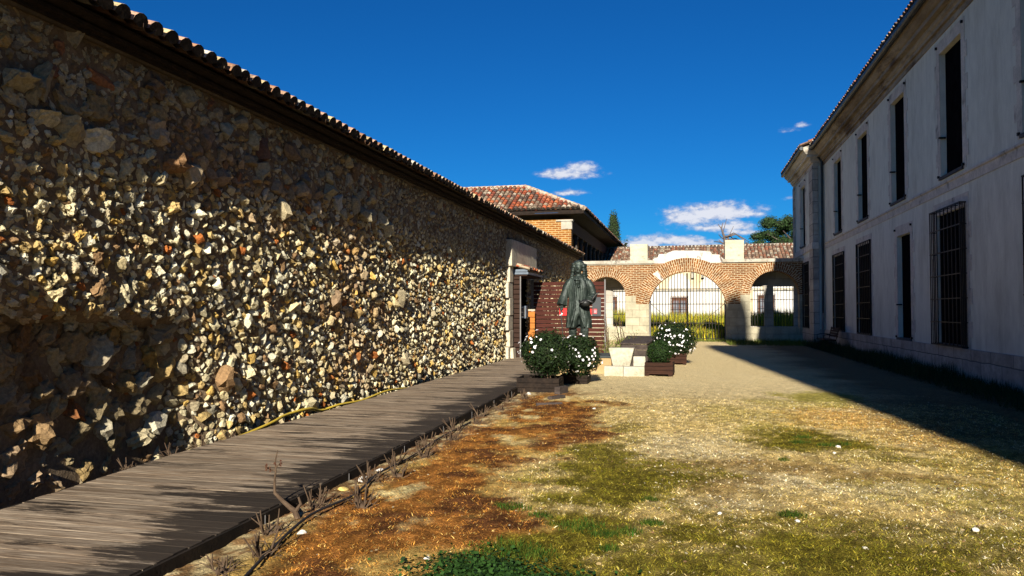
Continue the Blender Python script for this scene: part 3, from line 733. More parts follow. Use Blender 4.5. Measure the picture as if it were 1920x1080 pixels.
def build_left_wall():
    root = empty('rubble_wall', (WX, 20, 0), label='long rubble stone wall with tiled eave beside the boardwalk', cat='wall')
    T = lambda V: np.asarray(V) - np.array([WX, 20, 0])
    rg = np.random.default_rng(33)
    # mortar backing sheet with real thickness behind it
    ys = np.concatenate([np.arange(WY0, 14, .04), np.arange(14, WY1 + .05, .09)]); zs = np.arange(-.15, WTOP + .05, .045)
    Y, Z = np.meshgrid(ys, zs); y = Y.ravel(); z = Z.ravel()
    x = WX + wall_off(y, z) + (fbm2(y * 9, z * 9, 3, 70) - .5) * .035 + .004
    ny, nz = len(ys), len(zs); i = np.arange(ny * nz).reshape(nz, ny)
    F = np.stack([i[:-1, :-1].ravel(), i[:-1, 1:].ravel(), i[1:, 1:].ravel(), i[1:, :-1].ravel()], 1)
    cy = (y[F].mean(1)); cz = z[F].mean(1); F = F[~((cy > DY0) & (cy < DY1) & (cz < DZ))]
    npmesh('mortar_face', T(np.stack([x, y, z], 1)), F, M['mortar'], root, smooth=True)
    b = MB()
    for (a, c, z0, z1) in ((WY0, DY0, -.2, WTOP), (DY0, DY1, DZ, WTOP), (DY1, WY1, -.2, WTOP)): b.box(-.75, -.28, a - 20, c - 20, z0, z1)
    b.box(-.28, .0, WY1 - 20, WY1 + .02 - 20, -.2, WTOP); b.build('core', M['mortar'], root)
    # stones: dart throwing, big to small
    cell = .10; occ = {}; P_ = []
    def far_ok(y, z, r):
        iy, iz = int(y / cell), int(z / cell); R = int(.5 / cell) + 1
        rr = int((r + .2) / cell) + 1
        for a in range(iy - rr, iy + rr + 1):
            for c in range(iz - rr, iz + rr + 1):
                for (py, pz, pr) in occ.get((a, c), ()):
                    if ((py - y) * .92) ** 2 + (pz - z) ** 2 < ((pr + r) * .80) ** 2: return False
        return True
    def add(y, z, r): occ.setdefault((int(y / cell), int(z / cell)), []).append((y, z, r)); P_.append((y, z, r))
    def inside(y, z):
        if DY0 - .55 < y < DY1 + .05 and z < 3.0: return False
        if 23.6 < y < 27.7 and 2.9 < z < 3.95: return False
        return True
    passes = [(-1, .12, .18), (-2, .07, .11), (2500, .11, .17), (5000, .055, .085), (70000, .040, .062), (150000, .023, .036)]
    for (n, r0, r1) in passes:
        near_low = n; n = abs(n) if n > 0 else 1800 * -n
        yy = WY0 + (WY1 - WY0) * rg.random(n); zz = rg.uniform(-.3, WTOP - .03, n)
        if near_low < 0: yy = rg.uniform(3.6, 7.7, n); zz = rg.uniform(-.4, 1.5, n)
        rr = rg.uniform(r0, r1, n); u = rg.random(n)
        for y, z, r, q in zip(yy.tolist(), zz.tolist(), rr.tolist(), u.tolist()):
            if not inside(y, z): continue
            low = (y < 7.7 and z < 1.4) or (z > 3.2 and y < 14)
            if r0 > .10 and not low and q > .012: continue
            if r0 == .055 and not low and q > .7: continue
            if r0 < .025 and y > 20: continue
            if z > WTOP - .16 and q > .4: continue
            if far_ok(y, z, r): add(y, z, r)
    A = np.array(P_); y, z, r = A[:, 0], A[:, 1], A[:, 2]; n = len(A)
    pal = np.array([(.62, .55, .40), (.55, .46, .30), (.66, .62, .53), (.50, .36, .17), (.56, .37, .12), (.36, .12, .035), (.26, .16, .09), (.22, .20, .17), (.45, .38, .28), (.70, .66, .56)])
    pal[:, 2] *= .88; pr = np.array([.24, .20, .12, .11, .045, .022, .06, .05, .12, .05]); pr /= pr.sum()
    pi_ = rg.choice(len(pal), n, p=pr)
    C = pal[pi_] * rg.uniform(.62, 1.12, n)[:, None]
    # the old lower courses are bigger, browner, mossy and coloured darker for their shade; the top courses are set in grey mortar, their colour greyed for the eave shade
    dl = (1 - sstep(7.0, 8.6, y)) * (1 - sstep(1.3, 1.8, z)); C = C * (1 - dl[:, None] * .62) + np.array((.10, .065, .035)) * (dl * .5)[:, None]
    up = sstep(3.0, 3.5, z); C = C * np.array((1.20, 1.18, 1.14)); C = C * (1 - up[:, None] * .5) + np.array((.17, .16, .145)) * (up * .4)[:, None]
    rustc = sstep(.62, .72, fbm2(y * .5, z * .9, 4, 90)); C = C * (1 - rustc[:, None] * .4) + np.array((.36, .17, .06)) * (rustc * .4)[:, None]
    off = wall_off(y, z)
    prot = rg.uniform(-.04, .70, n) * (1 - .45 * up) * (1 - .3 * dl) + .06 * dl
    for (sub, lo, hi, seed, nm) in ((3, 0, 7.6, 1, 0), (2, 7.6, 14, 2, 1), (1, 14, 99, 3, 2)):
        m = (y >= lo) & (y < hi)
        Vp, Fp = rock_protos(sub, 40, 100 + seed, cuts=9, craggy=.20 if sub > 1 else .17, hf=.32 if sub > 1 else .22, h0=.42, h1=.85)
        k = int(m.sum()); rr = r[m]
        el = rg.uniform(.8, 1.3, k); sc = np.stack([rr * rg.uniform(.75, 1.15, k), rr * el, rr / el * rg.uniform(.9, 1.15, k)], 1) * 1.22
        pos = np.stack([WX + off[m] + rr * (prot[m] - .45), y[m], z[m]], 1)
        V, F = scatter_protos(Vp, Fp, T(pos), sc, rotmats(rg.uniform(-3.1, 3.1, k) * .25, rg.normal(size=k) * .5, rg.normal(size=k) * .5), rg.integers(0, 36, k))
        npmesh('stone_facing', V, F, M['rubble'], root, cols=np.repeat(C[m], len(Vp[0]), axis=0))
    # doorway: recess, quoins, lintel slab
    b = MB(); b.box(-2.3, -.75, DY0 - 20, DY1 - 20, -.1, 3.0); b.box(-.75, -.70, DY0 - 20, DY1 - 20, DZ, 3.0)
    d = MB()
    y0, y1 = DY0 - 20, DY1 - 20
    d.quad((-.28, y0, 0), (-2.2, y0, 0), (-2.2, y0, DZ), (-.28, y0, DZ)); d.quad((-.28, y1, 0), (-2.2, y1, 0), (-2.2, y1, DZ), (-.28, y1, DZ))
    d.quad((-2.2, y0, 0), (-2.2, y1, 0), (-2.2, y1, DZ), (-2.2, y0, DZ)); d.quad((-.28, y0, DZ), (-.28, y1, DZ), (-2.2, y1, DZ), (-2.2, y0, DZ)); d.quad((-.28, y0, .02), (-.28, y1, .02), (-2.2, y1, .02), (-2.2, y0, .02))
    d.build('doorway', M['dark'], root)
    q = MB(); zz = 0.05; k = 0
    hs = [.42, .52, .47, .55, .5, .55]
    for h in hs:
        wd = .62 if k % 2 == 0 else .46
        q.box(-.34, .12 + (.012 if k % 2 else 0), DY0 - 20 - wd, DY0 - 20, zz, zz + h - .012); zz += h; k += 1
    q.box(-.34, .20, DY0 - 20 - .02, DY1 - 20 + .9, 3.03, 3.88); q.box(-.34, .215, DY0 - 20 - .55, DY0 - 20 + .12, 3.02, 3.86)
    q.box(-.30, .20, DY0 - 20 - .35, DY0 - 20 + .02, .02, .42, taper=(-.03, 0))
    q.build('door_surround', M['whitestone_t'], root, bevel=.012)
    # eave: mortar band, stepped dark cornice
    e = MB()
    e.prism([(-.6, WTOP), (.02, WTOP), (.04, WTOP + .02), (-.6, WTOP + .02)], WY0 - 20, WY1 - 20)
    e.build('mortar_band', M['plaster_band'], root)
    e = MB()
    e.prism([(-.6, WTOP + .023), (.07, WTOP + .023), (.07, WTOP + .055), (.13, WTOP + .06), (.13, WTOP + .10), (-.6, WTOP + .21)], WY0 - 20, WY1 + .15 - 20)
    e.build('cornice', M['eavebrick'], root)
    tr = empty('roof', (0, 0, 0)); tr.parent = root
    sl = radians(22)
    s = MB(); x0 = .26; z0 = WTOP + .16
    s.quad((x0, WY0 - 20, z0), (x0, WY1 + .2 - 20, z0), (x0 - 2.2 * cos(sl), WY1 + .2 - 20, z0 + 2.2 * sin(sl)), (x0 - 2.2 * cos(sl), WY0 - 20, z0 + 2.2 * sin(sl)))
    s.quad((x0, WY0 - 20, z0 - .03), (x0, WY1 + .2 - 20, z0 - .03), (x0 - 2.2 * cos(sl), WY1 + .2 - 20, z0 - .03), (x0 - 2.2 * cos(sl), WY0 - 20, z0 - .03))
    s.quad((x0, WY0 - 20, z0 - .03), (x0, WY1 + .2 - 20, z0 - .03), (x0, WY1 + .2 - 20, z0), (x0, WY0 - 20, z0))
    s.build('roof_deck', M['eavebrick'], tr)
    t = tiles('roof_tiles', tr, (.37, WY0 - 20, z0 - .03), (0, 1, 0), (-cos(sl), 0, sin(sl)), WY1 - WY0 + .2, 2.2, .232, .42, .104, 5, PAL_LEFT)


M['whitestone_t'] = P('door_limestone', (.62, .55, .41), (.50, .44, .33), scale=2.5, bump=.5, bscale=16, fine=.25, dark=(.34, .30, .22), dscale=2.5, dthr=(.55, .7))
M['eavebrick'] = P('dark_eave_timber', (.030, .020, .014), (.014, .010, .008), scale=6, bump=.8, bscale=20, fine=.4)
build_left_wall()


def slat_panel(name, parent, x0, x1, y, z0, z1, nslat, mat, th=.03, gap=.022, post=None):
    b = MB(); h = (z1 - z0) / nslat
    for k in range(nslat): b.box(x0, x1, y, y + th, z0 + k * h, z0 + (k + 1) * h - gap)
    return b.build(name, mat, parent)


def build_porch():
    # big red-brown screen
    r = empty('slatted_screen', (-4.2, 26.7, .1), label='wide red-brown slatted timber screen behind the bronze statue', cat='screen')
    slat_panel('slats', r, -1.24, 1.26, 0, .04, 2.54, 17, M['redwood'])
    b = MB(); b.box(-1.33, -1.245, .0, .08, 0, 2.6); b.build('post', M['greypost'], r); b = MB(); b.box(1.265, 1.31, .0, .08, 0, 2.6); b.build('post', M['greypost'], r)
    b = MB(); b.box(.1, .16, .032, .09, 0, 2.5); b.build('batten', M['darkwood'], r); b = MB(); b.box(-.7, -.64, .032, .09, 0, 2.5); b.build('batten', M['darkwood'], r)
    n = empty('notice_board', (-3.18, 26.66, 1.42), label='dark grey notice board with red squares on the screen right of the statue', cat='notice board')
    MB().box(-.17, .13, 0, .025, 0, .66).build('board', M['greypanel'], n)
    m = MB(); m.box(-.27, -.175, -.004, .02, .06, .25); m.build('red_card', M['redpaint'], n)
    m = MB(); m.box(-.12, -.01, -.004, -.0005, .08, .25); m.build('red_label', M['redpaint'], n)
    m = MB()
    for zz in (.11, .15, .20): m.box(-.11, -.02, -.0065, -.0045, zz, zz + .012)
    m.build('white_lettering', M['petal'], n)
    n = empty('red_sign', (-4.38, 26.66, 1.44), label='red sign with white stripe on the screen left of the statue', cat='sign')
    MB().box(-.13, .13, 0, .025, 0, .25).build('plate', M['redpaint'], n)
    m = MB(); m.prism([(-.13, .0), (-.04, .0), (.0, .12), (-.03, .13)], -.004, -.001); m.build('white_stripe', M['petal'], n)
    # narrow screen by the jamb
    r = empty('slatted_leaf', (-5.52, 24.2, .1), label='narrow dark slatted leaf beside the stone door jamb', cat='door')
    slat_panel('slats', r, -.16, .13, 0, .02, 2.68, 17, M['darkwood'])
    b = MB(); b.box(.135, .17, 0, .05, 0, 2.7); b.build('post', M['greypost'], r)
    # orange boards inside
    r = empty('orange_board_panel', (-5.42, 26.3, .1), label='short panel of orange pine boards inside the dark doorway', cat='panel')
    slat_panel('boards', r, -.13, .1, 0, .05, 1.50, 7, M['orangewood'], gap=.02)
    MB().box(-.14, .11, -.01, .05, 1.50, 1.56).build('cap', M['whitestone'], r)
    # canopy
    r = empty('door_canopy', (-5.62, 24.15, 2.78), label='small metal edged canopy with clay tiles over the doorway', cat='canopy')
    b = MB(); b.box(0, .52, 0, 2.45, .0, .07); b.box(0, .50, -.012, .0, .085, .16); b.build('metal_frame', M['bluegrey'], r)
    b = MB(); b.box(0, .48, .02, 2.42, -.05, -.003); b.build('soffit', M['darkwood'], r)
    tiles('tiles', r, (.53, .02, .09), (0, 1, 0), (-.94, 0, .34), 2.4, .5, .22, .3, .08, 9, PAL_RED)
    # service box by the door
    r = empty('meter_box', (-5.60, 25.2, 1.35), label='pale grey service box in the dark doorway', cat='box')
    b = MB(); b.box(0, .2, 0, .26, 0, .42); b.build('case', M['bluegrey'], r, bevel=.01); b = MB(); b.box(.02, .18, -.012, -.002, .05, .36); b.build('lid', M['greypost'], r)


build_porch()

# ------------------------------------------------------------------ arcade
AY = 42.0; K = 42.0 / 37.5


def ax(x): return x * K
def azz(z): return 1.6 + (z - 1.6) * K


ARCHES = []   # centre x, centre z, inner radius, half-chord, spring z, ring thickness
def mk_arch(xl, xr, zs, zc, th):
    xl, xr, zs, zc = ax(xl), ax(xr), azz(zs), azz(zc); hc = (xr - xl) / 2; rise = zc - zs; R = (hc * hc + rise * rise) / (2 * rise); ARCHES.append(((xl + xr) / 2, zc - R, R, hc, zs, th * K))


mk_arch(-4.93, -3.10, 2.32, 3.26, .44)
mk_arch(-1.98, 1.61, 1.93, 3.47, .66)
mk_arch(2.70, 4.86, 2.37, 3.46, .43)


def build_arcade():
    root = empty('arcade_wall', (0, AY, 0), label='sunlit brick arcade of three arches closing the yard', cat='wall')
    TOP = azz(3.88); T0, T1 = 0.0, .62
    def opening(x):
        for (cx, cz, R, hc, zs, th) in ARCHES:
            if abs(x - cx) < hc: return cz + sqrt(max(0, R * R - (x - cx) ** 2))
        return None
    xs = set([-7.0, 5.75])
    for (cx, cz, R, hc, zs, th) in ARCHES:
        for k in range(41): xs.add(round(cx - hc * cos(pi * k / 40), 4))
    xs = sorted(xs)
    up = MB(); pier = MB()
    # spandrels above the springing, and stone piers below
    for a, c in zip(xs[:-1], xs[1:]):
        mid = (a + c) / 2; o = opening(mid)
        if o is not None:
            za = opening(a + 1e-5) or o; zc = opening(c - 1e-5) or o
            for yy in (T0, T1): up.quad((a, yy, za), (c, yy, zc), (c, yy, TOP), (a, yy, TOP))
            up.quad((a, T0, za), (c, T0, zc), (c, T1, zc), (a, T1, za))
    # solid parts between openings
    solids = [(-7.0, ARCHES[0][0] - ARCHES[0][3]), (ARCHES[0][0] + ARCHES[0][3], ARCHES[1][0] - ARCHES[1][3]), (ARCHES[1][0] + ARCHES[1][3], ARCHES[2][0] - ARCHES[2][3]), (ARCHES[2][0] + ARCHES[2][3], 5.75)]
    zsp = [ARCHES[0][4], ARCHES[1][4], ARCHES[1][4], ARCHES[2][4]]
    for (a, c), zs in zip(solids, zsp):
        up.box(a, c, T0, T1, zs, TOP)
        pier.box(a - .0, c + .0, T0 - .03, T1, -.2, zs - .003)
    # the narrow side arches spring a little higher than the big one: stone beside them
    pier.box(solids[1][0] + .0, solids[1][0] + .56, T0 - .028, T1 + .004, ARCHES[1][4], ARCHES[0][4]); pier.box(solids[2][1] - .50, solids[2][1] + .0, T0 - .028, T1 + .004, ARCHES[1][4], ARCHES[2][4])
    # splayed pier feet
    for (a, c) in solids[1:3]: pier.prism([(a - .02, -.1), (c + .06, -.1), (c + .01, .5), (a, .5)], T0 - .10, T0 - .032)
    up.build('spandrel_brickwork', M['brickwall'], root); pier.build('pier', M['ashlar'], root)
    # voussoir rings, UV = (radius, arc length)
    for (cx, cz, R, hc, zs, th) in ARCHES:
        a0 = math.asin((zs - cz) / R); n = 48; V = []; F = []; UV = []
        Ri = R - .0; Ro = R + th
        for k in range(n + 1):
            t = a0 + (pi - 2 * a0) * k / n
            for rr in (Ri, (Ri + Ro) / 2, Ro):
                V.append((cx + cos(t) * rr, -.022, cz + sin(t) * rr)); UV.append((rr, t * (Ri + th * .5)))
            V.append((cx + cos(t) * Ri, .62, cz + sin(t) * Ri - .002)); UV.append((Ri - .6, t * Ri))
            V.append((cx + cos(t) * Ro, .05, cz + sin(t) * Ro)); UV.append((Ro + .06, t * Ro))
        for k in range(n):
            i = k * 5
            F += [(i, i + 1, i + 6, i + 5), (i + 1, i + 2, i + 7, i + 6), (i + 3, i, i + 5, i + 8), (i + 2, i + 4, i + 9, i + 7)]
        npmesh('arch_ring', V, np.array(F), M['brickring'], root, uv=UV)
    # coping, broken plaster over the middle arch
    c = MB(); zt = azz(4.04)
    c.box(-7.0, ax(-1.75), -.10, .72, TOP, zt); c.box(ax(1.45), 5.75, -.10, .72, TOP, zt); c.box(-7.0, ax(-1.8), -.05, .66, TOP - .05, TOP - .002)
    c.build('coping', M['coping'], root, bevel=.01)
    p = MB()
    prof = [(ax(-1.9), TOP), (ax(-1.75), azz(4.12)), (ax(-1.55), azz(4.18)), (ax(-1.5), azz(4.33)), (ax(-1.15), azz(4.34)), (ax(-1.05), azz(4.40)), (ax(-.78), azz(4.49)), (ax(.35), azz(4.47)), (ax(.9), azz(4.42)), (ax(1.0), azz(4.28)), (ax(1.32), azz(4.26)), (ax(1.5), azz(4.05)), (ax(1.5), TOP)]
    p.prism(prof, .03, .55); p.build('plaster_crest', M['crest'], root)
    pp = MB()
    a1 = ARCHES[1]
    for (t0, t1, r0, r1) in ((2.22, 2.29, .0, .60),):
        q = [(a1[0] + cos(t) * (a1[2] + rr), a1[1] + sin(t) * (a1[2] + rr)) for t, rr in ((t0, r0), (t1, r0 + .03), (t1 + .03, r1), (t0 - .02, r1 - .04))]
        pm = MB(); pm.prism(q, -.030, -.0225); pm.build('plaster_patch', M['crest'], root)
    for (xa, xb, z0, z1, lb) in ((-2.87, -2.03, 4.03, 4.83, 'left'), (1.57, 2.43, 4.0, 4.94, 'right')):
        b = MB(); b.box(ax(xa), ax(xb), .0, .85, azz(z0), azz(z1)); b.build('stone_block', M['ashlar2'], root, bevel=.015)
    # passage behind: lintel wall with rectangular openings in the side bays
    B = 1.55
    bk = MB()
    def wallx(x0, x1, z0, z1): bk.box(x0, x1, B, B + .3, z0, z1)
    pbk = MB()
    # right bay
    xl, xr = ARCHES[2][0] - ARCHES[2][3] - .5, 5.75
    o1 = (ax(2.72), ax(3.44)); o2 = (ax(3.86), ax(4.80)); zl, zh = azz(.86), azz(2.78)
    wallx(xl, xr, zh, azz(3.8)); wallx(xl, xr, -.1, zl - .003)
    wallx(xl, o1[0] - .08, zl, zh); wallx(o1[1], o2[0], zl, zh); wallx(o2[1], xr, zl, zh)
    # left bay
    xl, xr = -7.0, ARCHES[0][0] + ARCHES[0][3] + .5
    o3 = (ax(-3.85), ax(-3.05)); zl3, zh3 = azz(.82), azz(2.66)
    wallx(xl, xr, zh3, azz(3.8)); wallx(xl, xr, -.1, zl3 - .003); wallx(xl, o3[0], zl3, zh3); wallx(o3[1] + .1, xr, zl3, zh3)
    bk.build('back_wall', M['backwall'], root)
    b = MB(); b.box(-7.0, ARCHES[0][0] + ARCHES[0][3] + .45, .622, 1.9, azz(3.80), azz(3.88)); b.box(ARCHES[2][0] - ARCHES[2][3] - .45, 5.75, .622, 1.9, azz(3.80), azz(3.88)); b.build('passage_ceiling', M['darkwood'], root)
    # low sill walls of the side bays
    b = MB(); a = ARCHES[2]; b.box(a[0] - a[3], a[0] + a[3], .12, .5, -.1, azz(.84)); a = ARCHES[0]; b.box(a[0] - a[3], a[0] + a[3], .12, .5, -.1, azz(.80)); b.build('sill_wall', M['ashlar'], root)
    # window grilles
    for (xa, xb, za, zb, nb) in ((o1[0] - .05, o1[1], zl, zh, 6), (o2[0], o2[1], zl, zh, 7), (o3[0], o3[1] + .06, zl3, zh3, 6)):
        g = MB()
        for k in range(nb): x = xa + (xb - xa) * (k + .5) / nb; g.box(x - .014, x + .014, B - .06, B - .032, za, zb)
        for t in (.33, .67): z = za + (zb - za) * t; g.box(xa, xb, B - .031, B - .012, z - .015, z + .015)
        g.build('window_grille', M['iron'], root)
    # the gate
    g = empty('iron_gate', (0, AY + .45, 0), label='tall arched iron bar gate filling the middle arch', cat='gate')
    (cx, cz, R, hc, zs, th) = ARCHES[1]
    for s, (xa, xb) in (('l', (cx - hc + .06, cx - .01)), ('r', (cx + .01, cx + hc - .06))):
        leaf = MB(); n = 12
        for k in range(n + 1):
            x = xa + (xb - xa) * k / n; zt = cz + sqrt(max(0, (R - .02) ** 2 - (x - cx) ** 2)); wd = .017 if 0 < k < n else .03
            leaf.box(x - wd, x + wd, -.015, .015, .06, min(zt, azz(3.42)))
        for z in (.12, .95, azz(1.93), azz(2.66)): leaf.box(xa, xb, .0155, .03, z - .02, z + .02)
        sgn = 1 if s == 'l' else -1; x0 = xa if s == 'l' else xb; x1 = xb if s == 'l' else xa
        leaf.bar((x0, .04, azz(1.95)), (x0 + (x1 - x0) * .62, .04, .95), .025); leaf.bar((x0 + (x1 - x0) * .62, .04, .95), (x0 + (x1 - x0) * .95, .04, .1), .025)
        leaf.build('gate_leaf', M['iron'], g)
    f = MB(); f.box(cx - hc + .0, cx - hc + .06, -.03, .03, 0, zs); f.build('post', M['greypost'], g); f = MB(); f.box(cx + hc - .06, cx + hc, -.03, .03, 0, zs); f.build('post', M['greypost'], g)


M['crest'] = P('flaking_plaster', (.62, .60, .56), (.50, .45, .38), scale=1.6, bump=.5, bscale=10, fine=.1, dark=(.14, .11, .09), dscale=1.8, dthr=(.56, .64), stretch=(1.5, 1, .7))
M['ashlar2'] = P('block_limestone', (.56, .52, .40), (.42, .38, .27), scale=1.5, bump=.5, bscale=12, dark=(.22, .20, .15), dscale=3, dthr=(.58, .7), stretch=(1, 1, 2))
M['backwall'] = brick_mat('inner_stone', (.55, .50, .42), (.42, .38, .32), (.3, .27, .22), .8, .42, .012, noise_mix=.3)
build_arcade()


# ------------------------------------------------------------------ far white building
def build_far():
    root = empty('courtyard_building', (0, 66, 0), label='white rendered building with tiled roof across the far courtyard', cat='building')
    b = MB(); b.box(-24, 24, 0, 6, -.2, 3.28); b.build('wall', M['whiteplaster'], root)
    b = MB(); b.box(-24, 24, .02, 6, 3.40, 5.5); b.build('upper_wall', M['yellowplaster'], root)
    b = MB(); b.box(-24, 24, -.14, 6, 3.283, 3.397); b.build('ledge', M['coping'], root)
    for cx in (-3.6, -.95, 1.7, 4.6, 7.2, -8):   # white niches
        m = MB()
        pts = [(cx + .95 * cos(pi * k / 14), 3.45 + 1.25 * sin(pi * k / 14)) for k in range(15)]
        m.prism(pts, -.03, .015)
        m.build('niche_panel', M['whiteplaster'], root)
    b = MB()
    b.box(-.05, 1.4, -.38, .01, 5.2, 5.45); b.build('balcony_slab', M['coping'], root)
    for x in (.15, .95): b = MB(); b.box(x - .12, x + .12, -.3, .01, 4.35, 5.197); b.build('corbel', M['coping'], root)
    for (x0, x1, z0, z1) in ((-1.6, -.3, .95, 2.75), (5.35, 6.6, .95, 2.9), (-7.3, -6.2, 1, 2.8), (10.5, 11.7, 1, 2.8)):
        wn = MB(); wn.box(x0, x1, -.05, -.004, z0, z1); wo = wn.build('window', M['brownpaint'], root)
        p = MB(); mx = (x0 + x1) / 2
        for (a, c) in ((x0 + .14, mx - .05), (mx + .05, x1 - .14)): p.box(a, c, -.058, -.052, z0 + .15, z1 - .3)
        p.build('pane', M['glass'], wo)
        gr = MB()
        for k in range(8): x = x0 - .06 + (x1 - x0 + .12) * k / 7; gr.box(x - .014, x + .014, -.34, -.31, z0 - .1, z1 + .1)
        for z in (z0 - .08, z0 + .5, (z0 + z1) / 2, z1 - .4, z1 + .08): gr.box(x0 - .08, x1 + .08, -.37, -.345, z - .02, z + .02)
        for x in (x0 - .06, x1 + .06):
            for z in (z0 - .08, z1 + .08): gr.box(x - .015, x + .015, -.32, -.05, z - .015, z + .015)
        gr.build('grille', M['rustiron'], wo)
    d = MB(); d.box(3.0, 4.4, -.06, -.003, 0, 2.6); do = d.build('door', M['brownpaint'], root)
    d = MB(); d.box(2.35, 3.0, -.2, -.003, 0, 3.28); d.box(4.4, 4.95, -.2, -.003, 0, 3.28); d.build('door_surround', M['yellowplaster'], root)
    b = MB(); b.box(-24, 24, -.04, -.004, 0, 1.15); b.build('dado', M['yellowplaster2'], root)
    rf = empty('roof', (0, 0, 0)); rf.parent = root
    sl = math.atan2(1.95, 3.8)
    b = MB(); b.quad((-24, -.5, 5.5), (24, -.5, 5.5), (24, 3.4, 7.30), (-24, 3.4, 7.12)); b.quad((-24, 3.4, 7.12), (24, 3.4, 7.3), (24, 6.8, 5.5), (-24, 6.8, 5.5)); b.box(-24, 24, -.4, 6.4, 5.42, 5.497); b.build('roof_deck', M['mortar'], rf)
    ev = np.array((0, 3.9, 1.72)); ev /= np.linalg.norm(ev)
    tiles('roof_tiles', rf, (-14, -.55, 5.47), (1, .0, .004), ev, 32, 4.2, .30, .5, .125, 12, PAL_OLD, arc=5)
    r = MB(); r.tube([(-24, 3.4, 7.14), (24, 3.4, 7.36)], .14, 8); r.build('ridge', M['coping'], rf)


M['yellowplaster'] = P('ochre_plaster', (.62, .47, .24), (.66, .58, .42), scale=1.0, bump=.3, fine=.15, dark=(.30, .22, .13), dscale=1.4)
M['yellowplaster2'] = P('yellow_dado_paint', (.70, .42, .05), (.6, .4, .08), scale=1.0, bump=.2)
M['glass'] = P('old_window_glass', (.10, .13, .17), (.3, .3, .32), scale=1.2, bump=0, rough=.25, spec=.5)
M['rustiron'] = P('rusty_iron', (.13, .04, .025), (.08, .03, .02), bump=.1)
build_far()


# ------------------------------------------------------------------ brick building behind the wall, left
def build_brick_building():
    EX, EY, EZ = -6.42, 47.0, 7.85
    root = empty('brick_building', (EX, EY, 0), label='two storey brick building with red tile hip roof behind the rubble wall', cat='building')
    XW, YW = -.88, .6        # wall faces relative to eave corner
    H = 7.35
    b = MB(); b.box(-16, XW, YW, YW + .4, -.1, H); b.build('front_wall', M['brickbldg'], root)
    # long side: ground storey wall, open gallery above
    b = MB(); b.box(XW - .4, XW, YW + .402, 36, -.1, 3.9); b.box(XW - 1.9, XW - 1.5, YW + .402, 36, -.1, H); b.build('side_wall', M['darkbrick'], root)
    b = MB(); b.box(XW - 1.497, XW, YW + .402, 36, 3.902, 4.05); b.box(XW - 1.497, XW - .43, YW + .402, 36, H - .1, H); b.box(XW - .42, XW - .02, YW + .402, 36, H - .75, H); b.build('gallery_beam', M['darkwood'], root)
    for k in range(14):
        y = YW + .75 + k * 2.5
        c = MB(); c.box(XW - .36, XW - .04, y - .16, y + .16, 4.05, 4.3); c.tube([(XW - .2, y, 4.3), (XW - .2, y, 6.35)], [.14, .12], 10); c.box(XW - .36, XW - .04, y - .16, y + .16, 6.35, 6.6); c.build('column', M['greycol'], root)
        c = MB(); c.box(XW - .3, XW - .1, y + .18, y + 2.3, 4.06, 4.9); c.build('balustrade', M['darkbrick'], root)
    # corner pilaster with white capital, patched masonry
    b = MB(); b.box(XW - .62, XW + .06, YW - .05, YW + .3, H - .62, H - .12); b.box(XW - .95, XW + .12, YW - .10, YW + .35, H - .12, H - .02); b.build('corner_capital', M['coping'], root)
    b = MB(); b.prism([(-3.9, 4.9), (-2.6, 4.9), (-2.55, 5.5), (-3.0, 5.62), (-3.5, 5.55), (-4.3, 6.0), (-4.4, 5.6)], YW - .03, YW - .003); b.build('mortar_patch', M['coping'], root)
    # soffit boards
    b = MB(); b.box(-16, .0, .0, YW + 3.4, EZ - .22, EZ - .15); b.box(XW - .5, 0, YW + 3.4, 37, EZ - .22, EZ - .15); b.build('soffit', M['eavebrick'], root)
    rf = empty('roof', (0, 0, 0)); rf.parent = root
    AX_, AY_, AZ_ = -4.55, 4.25, EZ + 2.15
    b = MB(); b.quad((-16, 0, EZ), (0, 0, EZ), (AX_, AY_, AZ_), (-16, AY_, AZ_)); b.quad((0, 0, EZ), (0, 37, EZ - .15), (AX_, 37, AZ_ - .15), (AX_, AY_, AZ_))
    b.quad((-16, 0, EZ - .14), (0, 0, EZ - .14), (0, 0, EZ), (-16, 0, EZ)); b.quad((0, 0, EZ - .14), (0, 37, EZ - .29), (0, 37, EZ - .15), (0, 0, EZ)); b.quad((-16, AY_, AZ_), (AX_, AY_, AZ_), (AX_, 9, EZ), (-16, 9, EZ)); b.build('roof_deck', M['eavebrick'], rf)
    ev = np.array((0, AY_, AZ_ - EZ)); Lf = np.linalg.norm(ev); ev = ev / Lf
    W = 16.0
    tiles('front_tiles', rf, (-16, -.06, EZ + .01), (1, 0, 0), ev, W, Lf, .31, .46, .135, 31, PAL_RED, clip=lambda u, v: (W - u) * .94 > v)
    ev2 = np.array((AX_, 0, AZ_ - EZ)); L2 = np.linalg.norm(ev2); ev2 = ev2 / L2
    tiles('side_tiles', rf, (.06, 0, EZ + .01), (0, 1, -.004), ev2, 37, 1.9, .31, .46, .135, 32, PAL_OLD, clip=lambda u, v: u * 1.05 > v)
    r = MB(); n = 9
    def ridge(p, q, n, rad):
        for k in range(n):
            t0, t1 = k / n, (k + 1.12) / n; a = Vector(p).lerp(Vector(q), t0); c = Vector(p).lerp(Vector(q), min(t1, 1.02)); r.tube([a, c], [rad, rad * .82], 8)
    ridge((0, 0, EZ + .10), (AX_, AY_, AZ_ + .1), 13, .16); ridge((AX_, AY_, AZ_ + .1), (-16, AY_, AZ_ + .1), 24, .16); r.build('ridge_tiles', M['ridge'], rf)


